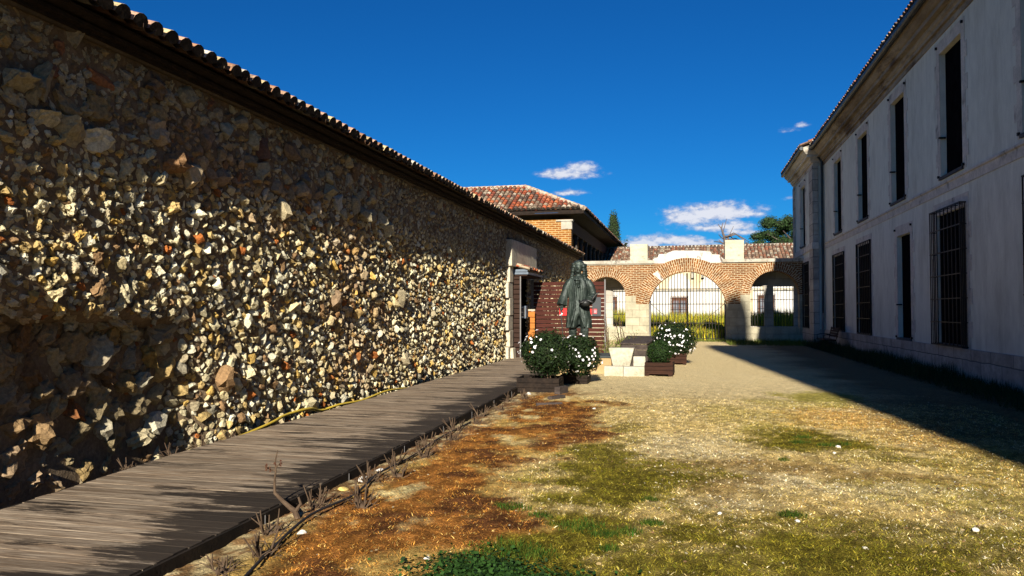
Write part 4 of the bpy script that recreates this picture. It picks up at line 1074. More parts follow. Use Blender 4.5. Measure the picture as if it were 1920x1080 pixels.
M['darkbrick'] = brick_mat('shaded_brickwork', (.16, .07, .04), (.10, .05, .03), (.22, .18, .13), .3, .1, .022)
M['greycol'] = P('stone_column', (.10, .085, .07), (.06, .05, .045), bump=.3)
M['ridge'] = P('ridge_mortar_tiles', (.60, .52, .40), (.45, .30, .2), scale=3, bump=.5, bscale=12, dark=(.16, .12, .09), dscale=4, dthr=(.5, .62))
build_brick_building()


# ------------------------------------------------------------------ right building
def wall_holes(name, parent, x, y0, y1, z0, z1, holes, mat, depth=.34):
    """wall face in the plane x looking to -x with openings and their reveals"""
    ys = sorted(set([y0, y1] + [v for h in holes for v in h[:2]])); zs = sorted(set([z0, z1] + [v for h in holes for v in h[2:]]))
    b = MB()
    for a, c in zip(ys[:-1], ys[1:]):
        for p, q in zip(zs[:-1], zs[1:]):
            my, mz = (a + c) / 2, (p + q) / 2
            if any(h[0] < my < h[1] and h[2] < mz < h[3] for h in holes): continue
            b.quad((x, a, p), (x, c, p), (x, c, q), (x, a, q))
    for (a, c, p, q) in holes:
        b.quad((x, a, p), (x + depth, a, p), (x + depth, a, q), (x, a, q)); b.quad((x, c, p), (x + depth, c, p), (x + depth, c, q), (x, c, q))
        b.quad((x, a, q), (x, c, q), (x + depth, c, q), (x + depth, a, q)); b.quad((x, a, p), (x, c, p), (x + depth, c, p), (x + depth, a, p))
    return b.build(name, mat, parent)


def build_right():
    RX = 6.10
    root = empty('palace_building', (RX, 20, 0), label='long two storey grey rendered building in shade along the right', cat='building')
    up = [(14.6, 16.15, 4.92, 8.02), (19.42, 21.0, 4.92, 8.02), (24.3, 25.85, 4.92, 8.02), (29.15, 30.7, 4.92, 8.02), (34.0, 35.55, 4.92, 8.02)]
    lo = [(14.3, 15.8, .80, 4.0), (19.35, 21.45, .80, 4.0), (23.85, 25.3, .80, 3.85), (28.85, 30.95, .80, 4.0), (33.6, 35.9, .80, 3.95)]
    lo_near = [(9.9, 11.4, .8, 4.0), (5.1, 6.6, .8, 4.0), (.3, 1.8, .8, 4.0)]; up_near = [(a, c, 4.92, 8.02) for (a, c, _, _) in lo_near]
    YE = 38.35
    rel = lambda hs: [(a - 20, c - 20, p, q) for (a, c, p, q) in hs]
    wall_holes('wall', root, 0, -22, YE - 20, .74, 8.44, rel(up + lo + lo_near + up_near), M['greyplaster'])
    # solid body behind and gable
    b = MB(); b.box(.9, 5.5, -22, YE - 20, -.1, 8.9); b.box(0, 5.5, -22.05, -22.003, -.1, 8.9); b.build('body', M['greyplaster'], root)
    b = MB(); b.box(-.075, .3, -22, YE - 20, -.15, .74); b.build('plinth', M['greystone'], root)
    b = MB(); b.prism([(-.02, 4.50), (-.02, 4.70), (-.055, 4.72), (-.055, 4.77), (.0, 4.80), (.05, 4.80), (.05, 4.50)], -22, YE - 20); b.build('string_course', M['trimstone'], root)
    # cornice profile
    prof = [(.0, 8.442), (-.03, 8.444), (-.03, 8.60), (-.10, 8.60), (-.10, 8.68), (-.16, 8.72), (-.17, 8.82), (-.31, 8.82), (-.31, 8.93), (-.36, 8.95), (-.46, 9.05), (-.50, 9.16), (.0, 9.16)]
    b = MB(); b.prism(prof, -22, YE - 20 - .003); b.build('cornice', M['cornice'], root)
    b = MB(); b.tube([(-.58, -22, 9.19), (-.58, YE - 20 - .02, 9.19)], .10, 12)
    for k in range(24): y = -21 + k * 1.7; b.bar((-.58, y, 9.28), (-.40, y, 9.22), .03, .012)
    b.build('gutter', M['gutter'], root)
    rf = empty('roof', (0, 0, 0)); rf.parent = root
    sl = radians(24); b = MB(); b.quad((-.52, -22, 9.24), (-.52, YE - 20, 9.24), (2.6, YE - 20, 9.24 + 3.12 * math.tan(sl)), (2.6, -22, 9.24 + 3.12 * math.tan(sl))); b.quad((2.6, -22, 9.24 + 3.12 * math.tan(sl)), (2.6, YE - 20, 9.24 + 3.12 * math.tan(sl)), (6, YE - 20, 9.24), (6, -22, 9.24)); b.quad((-.52, -22, 9.17), (-.52, YE - 20, 9.17), (-.52, YE - 20, 9.24), (-.52, -22, 9.24)); b.build('roof_deck', M['mortar'], rf)
    tiles('roof_tiles', rf, (-.60, -7, 9.25), (0, 1, 0), (cos(sl), 0, sin(sl)), YE - 20 + 7, 1.3, .245, .42, .10, 41, PAL_OLD, arc=6)

    def window(h, kind, parent=root, x=0):
        a, c, p, q = h; a -= 20; c -= 20; flat = kind == 'flat'; kind = 'bars' if flat else kind; D = .03 if flat else .07 if kind == 'bars' else .13
        wn = MB(); wn.box(x + D, x + .345, a, c, p, q); wo = wn.build('window', M['dark'], parent)
        fr = MB()
        wd = .24
        fr.box(x - .012, x + .06, a - wd, a - .002, p - .05, q + .30); fr.box(x - .012, x + .06, c + .002, c + wd, p - .05, q + .30); fr.box(x - .012, x + .06, a - .002, c + .002, q + .002, q + .30)
        # toothed quoins
        for k, zz in enumerate(np.arange(p + .2, q - .2, .75)):
            fr.box(x - .010, x + .055, a - wd - .14, a - wd, zz, zz + .36); fr.box(x - .010, x + .055, c + wd, c + wd + .14, zz + .1, zz + .44)
        fr.build('surround', M['trimstone'], wo)
        s = MB(); s.box(x - .05, x + D - .003, a + .002 - .06, c + .06, p - .065, p + .006); s.build('sill', M['slatesill'], wo)
        if kind == 'bars':
            g = MB(); X0 = x - (.06 if flat else .15); ya, yc = a - .10, c + .03; z0, z1 = p - .03, q + .08; n = 9
            for k in range(n): y = ya + (yc - ya) * k / (n - 1); g.bar((X0, y, z0), (X0, y, z1), .022)
            for t in (0, .17, .34, .51, .68, .85, 1): z = z0 + (z1 - z0) * t; g.box(X0 - .012, X0 + .012, ya - .03, yc + .03, z - .012, z + .012)
            for y in (ya, yc):
                for k in range(3): xx = X0 + (k + 1) * (.015 if flat else .037); g.bar((xx, y, z0), (xx, y, z1), .02)
                for t in (0, .17, .34, .51, .68, .85, 1): z = z0 + (z1 - z0) * t; g.box(X0, x + .0, y - .012, y + .012, z - .012, z + .012)
            for k in range(n): y = ya + (yc - ya) * k / (n - 1); g.bar((X0, y, z1 - .01), (x + .0, y, z1 - .01), .022)
            for k in range(n): y = ya + (yc - ya) * k / (n - 1); g.bar((X0, y, z0 + .01), (x + .0, y, z0 + .01), .022)
            g.build('grille', M['iron'], wo)
        elif kind == 'hinge':
            g = MB()
            for yy in (c - .02,):
                for zz in (p + 1.0,): g.box(x - .06, x + .10, yy - .05, yy + .01, zz - .03, zz + .01)
            g.build('shutter_hook', M['iron'], wo)
            for yy, zz in ((a - .15, q + .2), (c + .15, q + .2), (a - .1, p + .03), (c + .12, p + .03)): g = MB(); g.box(x - .06, x + .0, yy - .025, yy + .025, zz - .03, zz + .03); g.build('shutter_hook', M['iron'], wo)
        return wo
    for h in up + up_near: window(h, 'hinge')
    for k, h in enumerate(lo): window(h, ('bars', 'bars', 'hinge', 'flat', 'flat')[k])
    for h in lo_near: window(h, 'bars')
    # drain pipe in the corner
    b = MB(); b.tube([(-.45, 18.18, 9.1), (-.36, 18.18, 8.95), (-.1, 18.16, 8.6), (-.1, 18.16, 4.3), (-.12, 18.16, 2.0), (-.13, 18.16, .1)], .055, 8); b.build('drain_pipe', M['gutter'], root)
    b = MB(); b.tube([(-.13, 18.16, .1), (-.13, 18.16, 1.5)], .062, 8); b.build('pipe_shoe', M['greypost'], root)
    # projecting far wing
    wg = empty('wing', (0, 0, 0)); wg.parent = root
    wx = -.45; ya, yb = YE - 20, 45.5 - 20
    wup = [(41.1, 42.7, 4.92, 8.0)]; wlo = [(40.1, 41.9, .80, 3.95)]
    wall_holes('wing_wall', wg, wx, ya, yb, .74, 8.44, rel(wup + wlo), M['greyplaster'], depth=.3)
    b = MB(); b.box(wx, 5.5, ya - .0, ya + .05, -.1, 8.9); b.box(wx, 5.5, yb - .05, yb, -.1, 8.9); b.box(wx + .9, 5.5, ya + .05, yb - .05, -.1, 8.9); b.build('wing_body', M['greyplaster'], wg)
    b = MB(); b.box(wx - .07, wx + .3, ya - .07, yb, -.15, .74); b.build('wing_plinth', M['greystone'], wg)
    b = MB(); b.box(wx - .06, wx + .2, ya - .06, ya + 1.05, .743, 8.44); b.box(wx - .05, wx + .2, yb - .7, yb + .05, .743, 8.44); b.build('pilaster', M['greystone'], wg)
    b = MB(); b.box(wx - .055, wx + .1, ya + 1.05, yb - .7, 4.5, 4.8); b.box(wx - .10, wx + .2, ya - .10, ya + 1.06, 4.52, 4.82); b.build('wing_string_course', M['trimstone'], wg)
    # cornice with a return facing the camera
    c = MB()
    for (p0, p1) in zip(prof[:-1], prof[1:]):
        (xa, za), (xb, zb) = p0, p1
        c.quad((wx + xa, ya + xa, za), (wx + xa, yb, za), (wx + xb, yb, zb), (wx + xb, ya + xb, zb))
        c.quad((wx + xa, ya + xa, za), (.9, ya + xa, za), (.9, ya + xb, zb), (wx + xb, ya + xb, zb))
    c.build('wing_cornice', M['cornice_pale'], wg)
    c = MB(); c.tube([(wx - .58, ya - .5, 9.20), (wx - .58, yb, 9.20)], .085, 10); c.build('wing_gutter', M['gutter'], wg)
    c = MB(); c.quad((wx - .52, ya - .5, 9.24), (wx - .52, yb + .3, 9.24), (2.6, yb + .3, 10.6), (2.6, ya - .5, 10.6)); c.quad((2.6, yb + .3, 10.6), (2.6, ya - .5, 10.6), (6, ya - .5, 9.24), (6, yb + .3, 9.24)); c.quad((wx - .52, ya - .5, 9.15), (wx - .52, yb + .3, 9.15), (wx - .52, yb + .3, 9.24), (wx - .52, ya - .5, 9.24)); c.quad((wx - .52, ya - .5, 9.15), (1.2, ya - .5, 9.15), (1.2, ya - .5, 9.9), (wx - .52, ya - .5, 9.24)); c.build('wing_roof_deck', M['coping'], wg)
    tiles('wing_roof_tiles', wg, (wx - .60, ya - .5, 9.25), (0, 1, 0), (cos(sl), 0, sin(sl)), yb - ya + .8, 1.4, .245, .42, .10, 43, PAL_OLD, arc=6)
    for h in wup: window(h, 'hinge', wg, wx)
    for h in wlo: window(h, 'flat', wg, wx)
    # unseen block and dome added behind the camera to shade the yard
    t = MB(); t.box(-.45, 5, -34.5, -32, -.1, 21.6); t.build('shadow_caster', M['greystone'], root)
    t = MB(); t.tube([(1.70, -33, 21.6), (1.70, -33, 25.2)], .78, 16); t.ell((1.70, -33, 25.2), (.78, .78, 1.5), 16, 10); t.build('shadow_caster_dome', M['gutter'], root)


M['slatesill'] = P('dark_sill', (.08, .08, .085), (.05, .05, .055), bump=.2)
M['cornice_pale'] = P('pale_cornice', (.62, .58, .50), (.42, .34, .26), scale=1.5, bump=.4, bscale=12, stretch=(1, .3, 1), dark=(.2, .15, .1), dscale=2)
build_right()


# ------------------------------------------------------------------ bench by the right wall
def build_bench():
    r = empty('iron_bench', (5.55, 33.4, 0), label='dark wrought iron bench against the right building by the drain pipe', cat='bench')
    b = MB()
    for k in range(5): b.box(-.45 + k * .1, -.37 + k * .1, -.9, .9, .44, .465)
    b.build('seat', M['darkwood'], r)
    b = MB()
    for k in range(4): b.box(.06 + k * .02, .085 + k * .02, -.9, .9, .55 + k * .1, .63 + k * .1)
    b.build('backrest', M['darkwood'], r)
    for y in (-.8, .8):
        b = MB(); b.tube([(-.42, y, 0), (-.36, y, .2), (-.42, y, .42), (.02, y, .42), (.05, y, .2), (.12, y, 0)], .018, 6); b.tube([(.02, y, .42), (.15, y, .95)], .018, 6)
        b.tube([(-.18 + .14 * cos(t), y, .22 + .14 * sin(t)) for t in np.linspace(0, 6.2, 14)], .012, 5); b.tube([(-.42, y, .42), (-.44, y, .62), (-.3, y, .66), (.06, y, .64)], .015, 6)
        b.build('side_frame', M['iron'], r)


build_bench()


# ------------------------------------------------------------------ statue
def build_statue():
    px, py_, pz = -2.95, 20.55, .45
    pl = empty('statue_plinth', (px + .1, py_, 0), label='low tan plinth with dark slate top under the bronze statue', cat='plinth')
    MB().box(-.75, .86, -.85, .55, -.05, .40).build('base', M['tanstone'], pl, bevel=.012)
    MB().box(-.78, .92, -.88, .58, .402, .45).build('slab', M['slate'], pl, bevel=.006)
    st = empty('bronze_statue', (px, py_, pz), label='green bronze statue of a man in long coat and curled wig holding hat and cane', cat='statue')
    # built 2.5 m tall, facing the camera (-y)
    b = MB()
    # legs and boots
    for s, fy in ((-1, .02), (1, -.10)):
        x = s * .15
        b.tube([(x * 1.0, .03, 1.18), (x * 1.05, fy + .02, .95), (x * 1.1, fy, .72), (x * 1.12, fy + .03, .52), (x * 1.15, fy + .02, .22), (x * 1.15, fy, .08)], [.135, .125, .098, .105, .072, .07], 14)
        b.tube([(x * 1.12, fy, .66), (x * 1.12, fy + .02, .56)], [.118, .112], 14)
        b.ell((x * 1.2, fy - .08, .06), (.065, .17, .06), 12, 8); b.box(x * 1.15 - .05, x * 1.15 + .05, fy + .02, fy + .10, .0, .06)
    # torso
    b.loft([(0, .03, 1.05, .20, .15), (0, .03, 1.25, .21, .16), (0, .02, 1.45, .20, .15), (0, .02, 1.65, .235, .165), (0, .02, 1.85, .27, .165), (0, .03, 1.98, .26, .14), (0, .03, 2.06, .17, .11), (0, .02, 2.12, .08, .08)], 24)
    b.tube([(0, .02, 2.05), (0, .0, 2.2)], [.075, .072], 14)
    # head and face
    b.ell((0, -.01, 2.31), (.098, .122, .15), 20, 16); b.ell((0, -.03, 2.23), (.074, .095, .085), 16, 12)
    b.ell((0, -.125, 2.195), (.03, .025, .025), 10, 8)
    b.tube([(0, -.118, 2.335), (0, -.150, 2.275), (0, -.128, 2.265)], [.012, .024, .018], 8)
    for s in (-1, 1): b.ell((s * .038, -.118, 2.345), (.030, .014, .010), 8, 6); b.ell((s * .098, .0, 2.29), (.015, .03, .04), 8, 6)
    b.ell((0, -.126, 2.235), (.028, .014, .008), 8, 6)
    # arms: right arm (viewer's left) hangs out to the cane, left arm bent holding the hat
    b.tube([(-.24, .03, 1.95), (-.33, .02, 1.80), (-.39, .0, 1.60), (-.415, -.05, 1.42), (-.43, -.12, 1.27)], [.10, .105, .095, .078, .05], 14)
    b.tube([(.24, .03, 1.95), (.33, .03, 1.80), (.37, .04, 1.58), (.33, -.12, 1.45), (.27, -.26, 1.40)], [.10, .105, .095, .08, .05], 14)
    # hands
    def hand(base, d, side, curl, sc=1.0):
        base = Vector(base); d = Vector(d).normalized(); side = Vector(side).normalized(); n = d.cross(side)
        b.ell(base + d * .05 * sc, (.045 * sc, .028 * sc, .055 * sc), 10, 8, rot=d.to_track_quat('Z', 'Y').to_matrix())
        for k, L in enumerate((.080, .092, .086, .068)):
            o = base + d * .085 * sc + side * (k - 1.5) * .021 * sc
            p1 = o + (d + n * curl * .3) * L * .45 * sc; p2 = p1 + (d * .5 + n * curl) * L * .35 * sc; p3 = p2 + (-d * .2 + n * curl) * L * .3 * sc
            b.tube([o, p1, p2, p3], [.0125, .0115, .010, .008], 7)
        o = base + d * .02 * sc - side * .035 * sc; b.tube([o, o + (d * .6 - side * .7 + n * curl * .4) * .05 * sc, o + (d * 1.1 - side * .6 + n * curl) * .06 * sc], [.014, .012, .010], 7)
    hand((-.435, -.13, 1.27), (-.15, -.35, -1), (0, -1, .2), -1.0, 1.25)
    hand((.27, -.27, 1.40), (-.55, -.8, -.1), (.2, 0, -1), 1.0, 1.25)
    bo = b.build('body', M['bronze'], st)
    remesh(bo, .012, 2)
    # coat: long, open at the front below the waist, full skirts with folds
    c = MB()
    fold = lambda a, t: .0 + (.055 * sin(a * 9) + .03 * sin(a * 17 + 1)) * max(0, t - .35) * 1.5
    secs = [(0, .03, 2.10, .12, .10), (0, .03, 2.04, .20, .14), (0, .03, 1.94, .27, .17), (0, .02, 1.78, .285, .19), (0, .02, 1.6, .265, .19), (0, .02, 1.42, .26, .19), (0, .02, 1.25, .285, .215), (0, .02, 1.05, .315, .235), (0, .02, .85, .335, .25), (0, .02, .70, .345, .26), (0, .02, .685, .32, .24)]
    c.loft(secs, 72, fold)
    c.tube([(-.17, .03, 1.99), (-.27, .02, 1.89), (-.345, .01, 1.72), (-.395, -.03, 1.52), (-.43, -.08, 1.38), (-.445, -.11, 1.30)], [.085, .105, .105, .11, .125, .135], 16)
    c.tube([(.17, .03, 1.99), (.27, .03, 1.89), (.35, .04, 1.74), (.385, .04, 1.57), (.36, -.10, 1.46), (.31, -.22, 1.42)], [.085, .105, .105, .11, .12, .13], 16)
    for k in range(3): c.tube([(-.10 + .10 * k * .8, -.20, 2.0 - .09 * k), (.06 - .03 * k, -.215, 1.97 - .09 * k)], [.022, .03], 8)   # cravat folds
    c.ell((0, -.165, 1.92), (.065, .05, .13), 12, 10)
    for s in (-1, 1): c.tube([(s * .05, -.175, 1.82), (s * .06, -.20, 1.5), (s * .075, -.235, 1.2), (s * .14, -.29, .9), (s * .2, -.28, .72)], [.018, .02, .022, .022, .02], 8)
    co = c.build('coat', M['bronze'], st); remesh(co, .012, 2)
    carve_coat(co)
    # long curled wig
    wgm = MB(); wgm.ell((0, .045, 2.40), (.155, .145, .125), 18, 14)
    rg = random.Random(5)
    for s in (-1, 1):
        for k in range(9):
            z = 2.40 - k * .062
            for j in range(3):
                wgm.ell((s * (.130 + .055 * (k / 8) + j * .016 + rg.uniform(-.01, .01)), -.03 + j * .06, z + rg.uniform(-.012, .012)), (.052, .05, .040), 9, 7)
    for k in range(8): wgm.ell((rg.uniform(-.08, .08), .14, 2.36 - k * .08), (.11, .07, .06), 10, 8)
    for k in range(7): a = -1.2 + k * .4; wgm.ell((sin(a) * .085, -.075 + .02 * abs(a), 2.455 - .02 * abs(a)), (.032, .032, .028), 8, 6)
    wo = wgm.build('wig', M['bronze'], st); remesh(wo, .011, 1)
    # tricorn hat held in the left hand and the cane
    h = MB(); pts = []
    h.ell((.22, -.36, 1.36), (.13, .11, .10), 14, 10)
    n = 24; i = len(h.v)
    for k in range(n):
        a = 2 * pi * k / n; rr = .19 + .05 * cos(3 * a); lift = .07 * (1 - cos(3 * a)) * .5
        h.v.append((.22 + rr * cos(a), -.36 + rr * .6 * sin(a), 1.38 + lift)); h.v.append((.22 + rr * .9 * cos(a), -.36 + rr * .55 * sin(a), 1.345 + lift * .8))
    for k in range(n):
        k2 = (k + 1) % n; h.f.append((i + 2 * k, i + 2 * k2, i + 2 * k2 + 1, i + 2 * k + 1))
    h.f.append(tuple(i + 2 * k for k in range(n))); h.f.append(tuple(i + 2 * k + 1 for k in reversed(range(n))))
    h.tube([(.36, -.34, 1.36), (.44, -.33, 1.50), (.52, -.32, 1.60), (.60, -.32, 1.64)], [.03, .028, .022, .012], 8)
    h.build('hat', M['bronze_dark'], st, smooth=True)
    c = MB(); c.tube([(-.455, -.25, 1.24), (-.40, -.30, .7), (-.35, -.34, .0)], [.014, .012, .010], 8); c.ell((-.458, -.245, 1.26), (.028, .028, .028), 8, 6); c.build('cane', M['bronze_dark'], st)


def remesh(o, vs, smooth_it):
    m = o.modifiers.new('r', 'REMESH'); m.mode = 'VOXEL'; m.voxel_size = vs; m.use_smooth_shade = True
    if smooth_it: s = o.modifiers.new('s', 'SMOOTH'); s.factor = .5; s.iterations = smooth_it
    bpy.context.view_layer.update(); dg = bpy.context.evaluated_depsgraph_get(); ev = o.evaluated_get(dg)
    me = bpy.data.meshes.new_from_object(ev); o.modifiers.clear(); mats = list(o.data.materials); o.data = me
    if not me.materials:
        for mm in mats: me.materials.append(mm)
    me.polygons.foreach_set('use_smooth', [True] * len(me.polygons))


def carve_coat(o):
    """open the skirt in front between the thighs and deepen cloth folds"""
    me = o.data; n = len(me.vertices); co = np.zeros(n * 3, dtype=np.float32); me.vertices.foreach_get('co', co); co = co.reshape(-1, 3)
    x, y, z = co[:, 0], co[:, 1], co[:, 2]
    a = np.arctan2(y, x); body = np.abs(x) < .42
    gap = np.exp(-((x - .02) / (.035 + .12 * np.clip(1.05 - z, 0, 1))) ** 2) * sstep(1.10, .80, z) * (y < 0)
    y = y + gap * .20
    fr = fbm2(a * 5 + 9, z * 2.2, 4, 88) - .5; k = np.where(body, 1, .5)
    fq = fbm2(a * 11 + 3, z * 4.5, 3, 91) - .5; r = 1 + (fr * .15 + fq * .07) * k
    co2 = np.stack([x * r, y * r, z + gap * .09], 1)
    me.vertices.foreach_set('co', co2.astype(np.float32).ravel()); me.update()


build_statue()

# ------------------------------------------------------------------ planters and shrubs
def planter(name, loc, w_, d_, h_, rz, label, feet=True, mat='planterwood'):
    r = empty(name, loc, rz, label, 'planter'); b = MB(); n = 3; z0 = .05 if feet else 0
    bh = (h_ - z0) / n
    f = MB()
    for k in range(n):
        a, c = z0 + k * bh, z0 + (k + 1) * bh - .008
        f.box(-w_ / 2, w_ / 2, -d_ / 2, -d_ / 2 + .03, a, c); f.box(-w_ / 2, w_ / 2, d_ / 2 - .03, d_ / 2, a, c); f.box(-w_ / 2, -w_ / 2 + .03, -d_ / 2 + .031, d_ / 2 - .031, a, c); f.box(w_ / 2 - .03, w_ / 2, -d_ / 2 + .031, d_ / 2 - .031, a, c)
    f.build('side_boards', M[mat], r)
    s = MB(); s.box(-w_ / 2 + .03, w_ / 2 - .03, -d_ / 2 + .03, d_ / 2 - .03, h_ - .12, h_ - .06); s.build('soil', M['eavebrick'], r)
    if feet:
        for sx in (-1, 1):
            for sy in (-1, 1): q = MB(); q.box(sx * (w_ / 2 - .06) - .05, sx * (w_ / 2 - .06) + .05, sy * (d_ / 2 - .05) - .05, sy * (d_ / 2 - .05) + .05, 0, z0 + .0); q.build('foot', M[mat], r)
    return r


FLOWER = None
def flower_mesh():
    b = MB(); rg = random.Random(4)
    for k in range(5):
        a = 2 * pi * k / 5; c, s = cos(a), sin(a)
        b.quad((0, 0, 0), (c * .02 - s * .014, s * .02 + c * .014, .008), (c * .036, s * .036, .004), (c * .02 + s * .014, s * .02 - c * .014, .008))
    b.ell((0, 0, .008), (.009, .009, .008), 6, 4)
    return b


def shrub(name, loc, rx, ry, rz_, nleaf, nflow, label, cat, seed, leafc=(.012, .024, .007), ls=.030, stem_h=.15):
    global FLOWER
    rg = np.random.default_rng(seed); root = empty(name, loc, 0, label, cat)
    n = nleaf; v = rg.normal(size=(n, 3)); v /= np.linalg.norm(v, axis=1)[:, None]
    rad = rg.uniform(.72, 1.04, n) ** .8
    bump = 1 + .16 * np.array([mnoise.noise(Vector(q) * 2.2 + Vector((seed, 0, 0))) for q in v]) + .10 * np.array([mnoise.noise(Vector(q) * 6 + Vector((seed, 0, 0))) for q in v])
    stick = (rg.random(n) < .03) * rg.uniform(0, .14, n)
    p = v * (rad * bump + stick)[:, None] * np.array((rx, ry, rz_)) + np.array((0, 0, stem_h + rz_))
    p[:, 2] = np.maximum(p[:, 2], stem_h * .6 + rg.uniform(0, .05, n))
    # leaf quads, facing mostly outwards
    nn = v + rg.normal(size=(n, 3)) * .55; nn /= np.linalg.norm(nn, axis=1)[:, None]
    t = np.cross(nn, rg.normal(size=(n, 3))); t /= np.linalg.norm(t, axis=1)[:, None]; bt = np.cross(nn, t)
    L = rg.uniform(.7, 1.4, n)[:, None] * ls; Wd = L * .42
    V = np.stack([p - t * L, p + bt * Wd + nn * L * .15, p + t * L, p - bt * Wd + nn * L * .15], 1).reshape(-1, 3)
    F = np.arange(n * 4).reshape(n, 4)
    c = np.array(leafc) * rg.uniform(.45, 1.7, n)[:, None]; yl = rg.random(n) < .08; c[yl] *= np.array((2.2, 1.8, 1.2))
    npmesh('foliage', V, F, M['leaf'], root, cols=np.repeat(c, 4, axis=0))
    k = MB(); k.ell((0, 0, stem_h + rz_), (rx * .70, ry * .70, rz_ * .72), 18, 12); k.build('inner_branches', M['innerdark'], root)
    k = MB()
    for q in range(4): a = q * 1.6; k.tube([(0.03 * cos(a), .03 * sin(a), 0), (.1 * cos(a), .1 * sin(a), stem_h + rz_ * .5)], [.018, .010], 6)
    k.build('stem', M['twig'], root)
    if nflow:
        if FLOWER is None:
            f0 = flower_mesh().build('flower', M['petal'], root); FLOWER = f0; first = True
        else: first = False
        centers = rg.normal(size=(nflow * 2 // 3 + 1, 3)); centers[:, 1] = -np.abs(centers[:, 1]) * 1.5 ; centers[:, 2] = centers[:, 2] * .8 + .25; centers /= np.linalg.norm(centers, axis=1)[:, None]
        for q in range(nflow):
            u = centers[q % len(centers)] + rg.normal(size=3) * .10; u /= np.linalg.norm(u)
            bp = 1 + .16 * mnoise.noise(Vector(u) * 2.2 + Vector((seed, 0, 0))) + .10 * mnoise.noise(Vector(u) * 6 + Vector((seed, 0, 0)))
            pos = Vector(u * 1.11 * bp * np.array((rx, ry, rz_))) + Vector((0, 0, stem_h + rz_))
            if pos.z < stem_h * .7: pos.z = stem_h * .7
            if first: fo = FLOWER; first = False
            else: fo = FLOWER.copy(); COL.objects.link(fo); fo.parent = root
            fo.location = pos; fo.rotation_euler = (Vector(u) + Vector(rg.normal(size=3) * .25)).to_track_quat('Z', 'Y').to_euler(); sc = rg.uniform(.45, 1.15); fo.scale = (sc, sc, sc)
    return root


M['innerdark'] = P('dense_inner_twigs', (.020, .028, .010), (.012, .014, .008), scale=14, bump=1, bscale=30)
planter('wooden_planter', (-2.95, 15.15, 0), .84, .7, .29, radians(2), 'dark wooden planter box at the end of the boardwalk', feet=False, mat='eavebrick')
shrub('flowering_shrub', (-2.82, 15.26, .14), .52, .50, .45, 5200, 26, 'round white flowered shrub nearest the camera in the planter by the boardwalk', 'shrub', 1)
shrub('flowering_shrub', (-2.44, 16.9, .02), .48, .45, .44, 5200, 78, 'rounded shrub with many white blooms just in front of the statue', 'shrub', 2)
planter('wooden_planter', (-2.52, 17.05, 0), .6, .6, .20, 0, 'dark wooden planter box under the shrub in front of the statue', feet=False, mat='eavebrick')
planter('wooden_planter', (-.77, 19.5, 0), .68, .62, .34, radians(-3), 'footed brown wooden planter box right of the white stone blocks')
shrub('clipped_shrub', (-.78, 19.5, .26), .31, .31, .29, 3000, 0, 'small dark green ball shrub without flowers in the brown planter', 'shrub', 3, leafc=(.014, .032, .007), ls=.024, stem_h=.02)
planter('wooden_planter', (-.62, 23.75, 0), .95, .8, .36, 0, 'brown wooden planter box partly hidden behind the small ball shrub')
shrub('flowering_shrub', (-.50, 23.6, .2), .63, .6, .52, 6500, 62, 'biggest white flowered shrub, furthest back before the gate', 'shrub', 4, stem_h=.0)

# ------------------------------------------------------------------ stone pieces and wood around the statue
def solid(name, mat, loc, label, cat, fn, rz=0, bevel=.012):
    b = MB(); fn(b); o = b.build(name, M[mat], None, bevel=bevel); o.location = loc; o.rotation_euler = (0, 0, rz); return tag(o, label, cat)


solid('stone_trough', 'whitestone', (-1.73, 19.75, .18), 'white tapered stone trough standing behind the two pale blocks', 'trough', lambda b: b.box(-.32, .32, -.2, .22, 0, .48, taper=(.11, .04)))
solid('stone_block', 'whitestone', (-1.86, 19.15, 0), 'left pale stone block in front of the tapered trough', 'stone block', lambda b: b.box(-.245, .225, -.14, .14, -.02, .235))
solid('stone_block', 'whitestone', (-1.38, 19.12, 0), 'right pale stone block beside the brown planter, yellowish', 'stone block', lambda b: b.box(-.25, .255, -.15, .15, -.02, .235), rz=radians(2))
solid('stone_block', 'whitestone', (-1.27, 19.55, 0), 'small pale block with lichen resting behind the right block', 'stone block', lambda b: b.box(-.15, .15, -.12, .12, -.02, .46))


def build_ramp():
    r = empty('timber_box', (-1.6, 22, 0), label='long low weathered grey timber box behind the white stones', cat='timber box')
    b = MB()
    for k in range(4): b.box(-.32, .36, 0, .03, .02 + k * .16, .02 + (k + 1) * .16 - .01)
    b.build('end_boards', M['greywood'], r)
    b = MB()
    for k in range(4): b.bar((.375, .03, .1 + k * .16), (.48, 6.3, .1 + k * .16), .03, .15); b.bar((-.335, .03, .1 + k * .16), (-.68, 6.3, .1 + k * .16), .03, .15)
    b.build('side_boards', M['greywood'], r)
    b = MB()
    n = 30
    for k in range(n): t0, t1 = k / n, (k + 1) / n; b.quad; y0, y1 = -.04 + 6.4 * t0, -.04 + 6.4 * t1 - .015; b.box(-.36 - .33 * t0, .40 + .1 * t0, y0, y1, .665, .695)
    b.build('lid_boards', M['greywood'], r)


build_ramp()


# timber offcuts on the ground
def offcut(loc, L, w_, h_, rz, label, tilt=0):
    b = MB(); b.box(-L / 2, L / 2, -w_ / 2, w_ / 2, -.01, h_); o = b.build('timber_offcut', M['greywood'], None, bevel=.008); o.location = loc; o.rotation_euler = (0, tilt, rz); tag(o, label, 'log', 'timber offcuts on the dry grass')


offcut((-2.38, 13.75, .0), .42, .10, .07, radians(62), 'larger dark timber offcut lying just before the front planter')
offcut((-2.36, 12.9, .0), .46, .06, .045, radians(25), 'thinner dark timber offcut, nearer the camera')
offcut((-2.46, 14.75, .0), .34, .12, .14, radians(70), 'thick dark timber block leaning at the corner of the front planter')

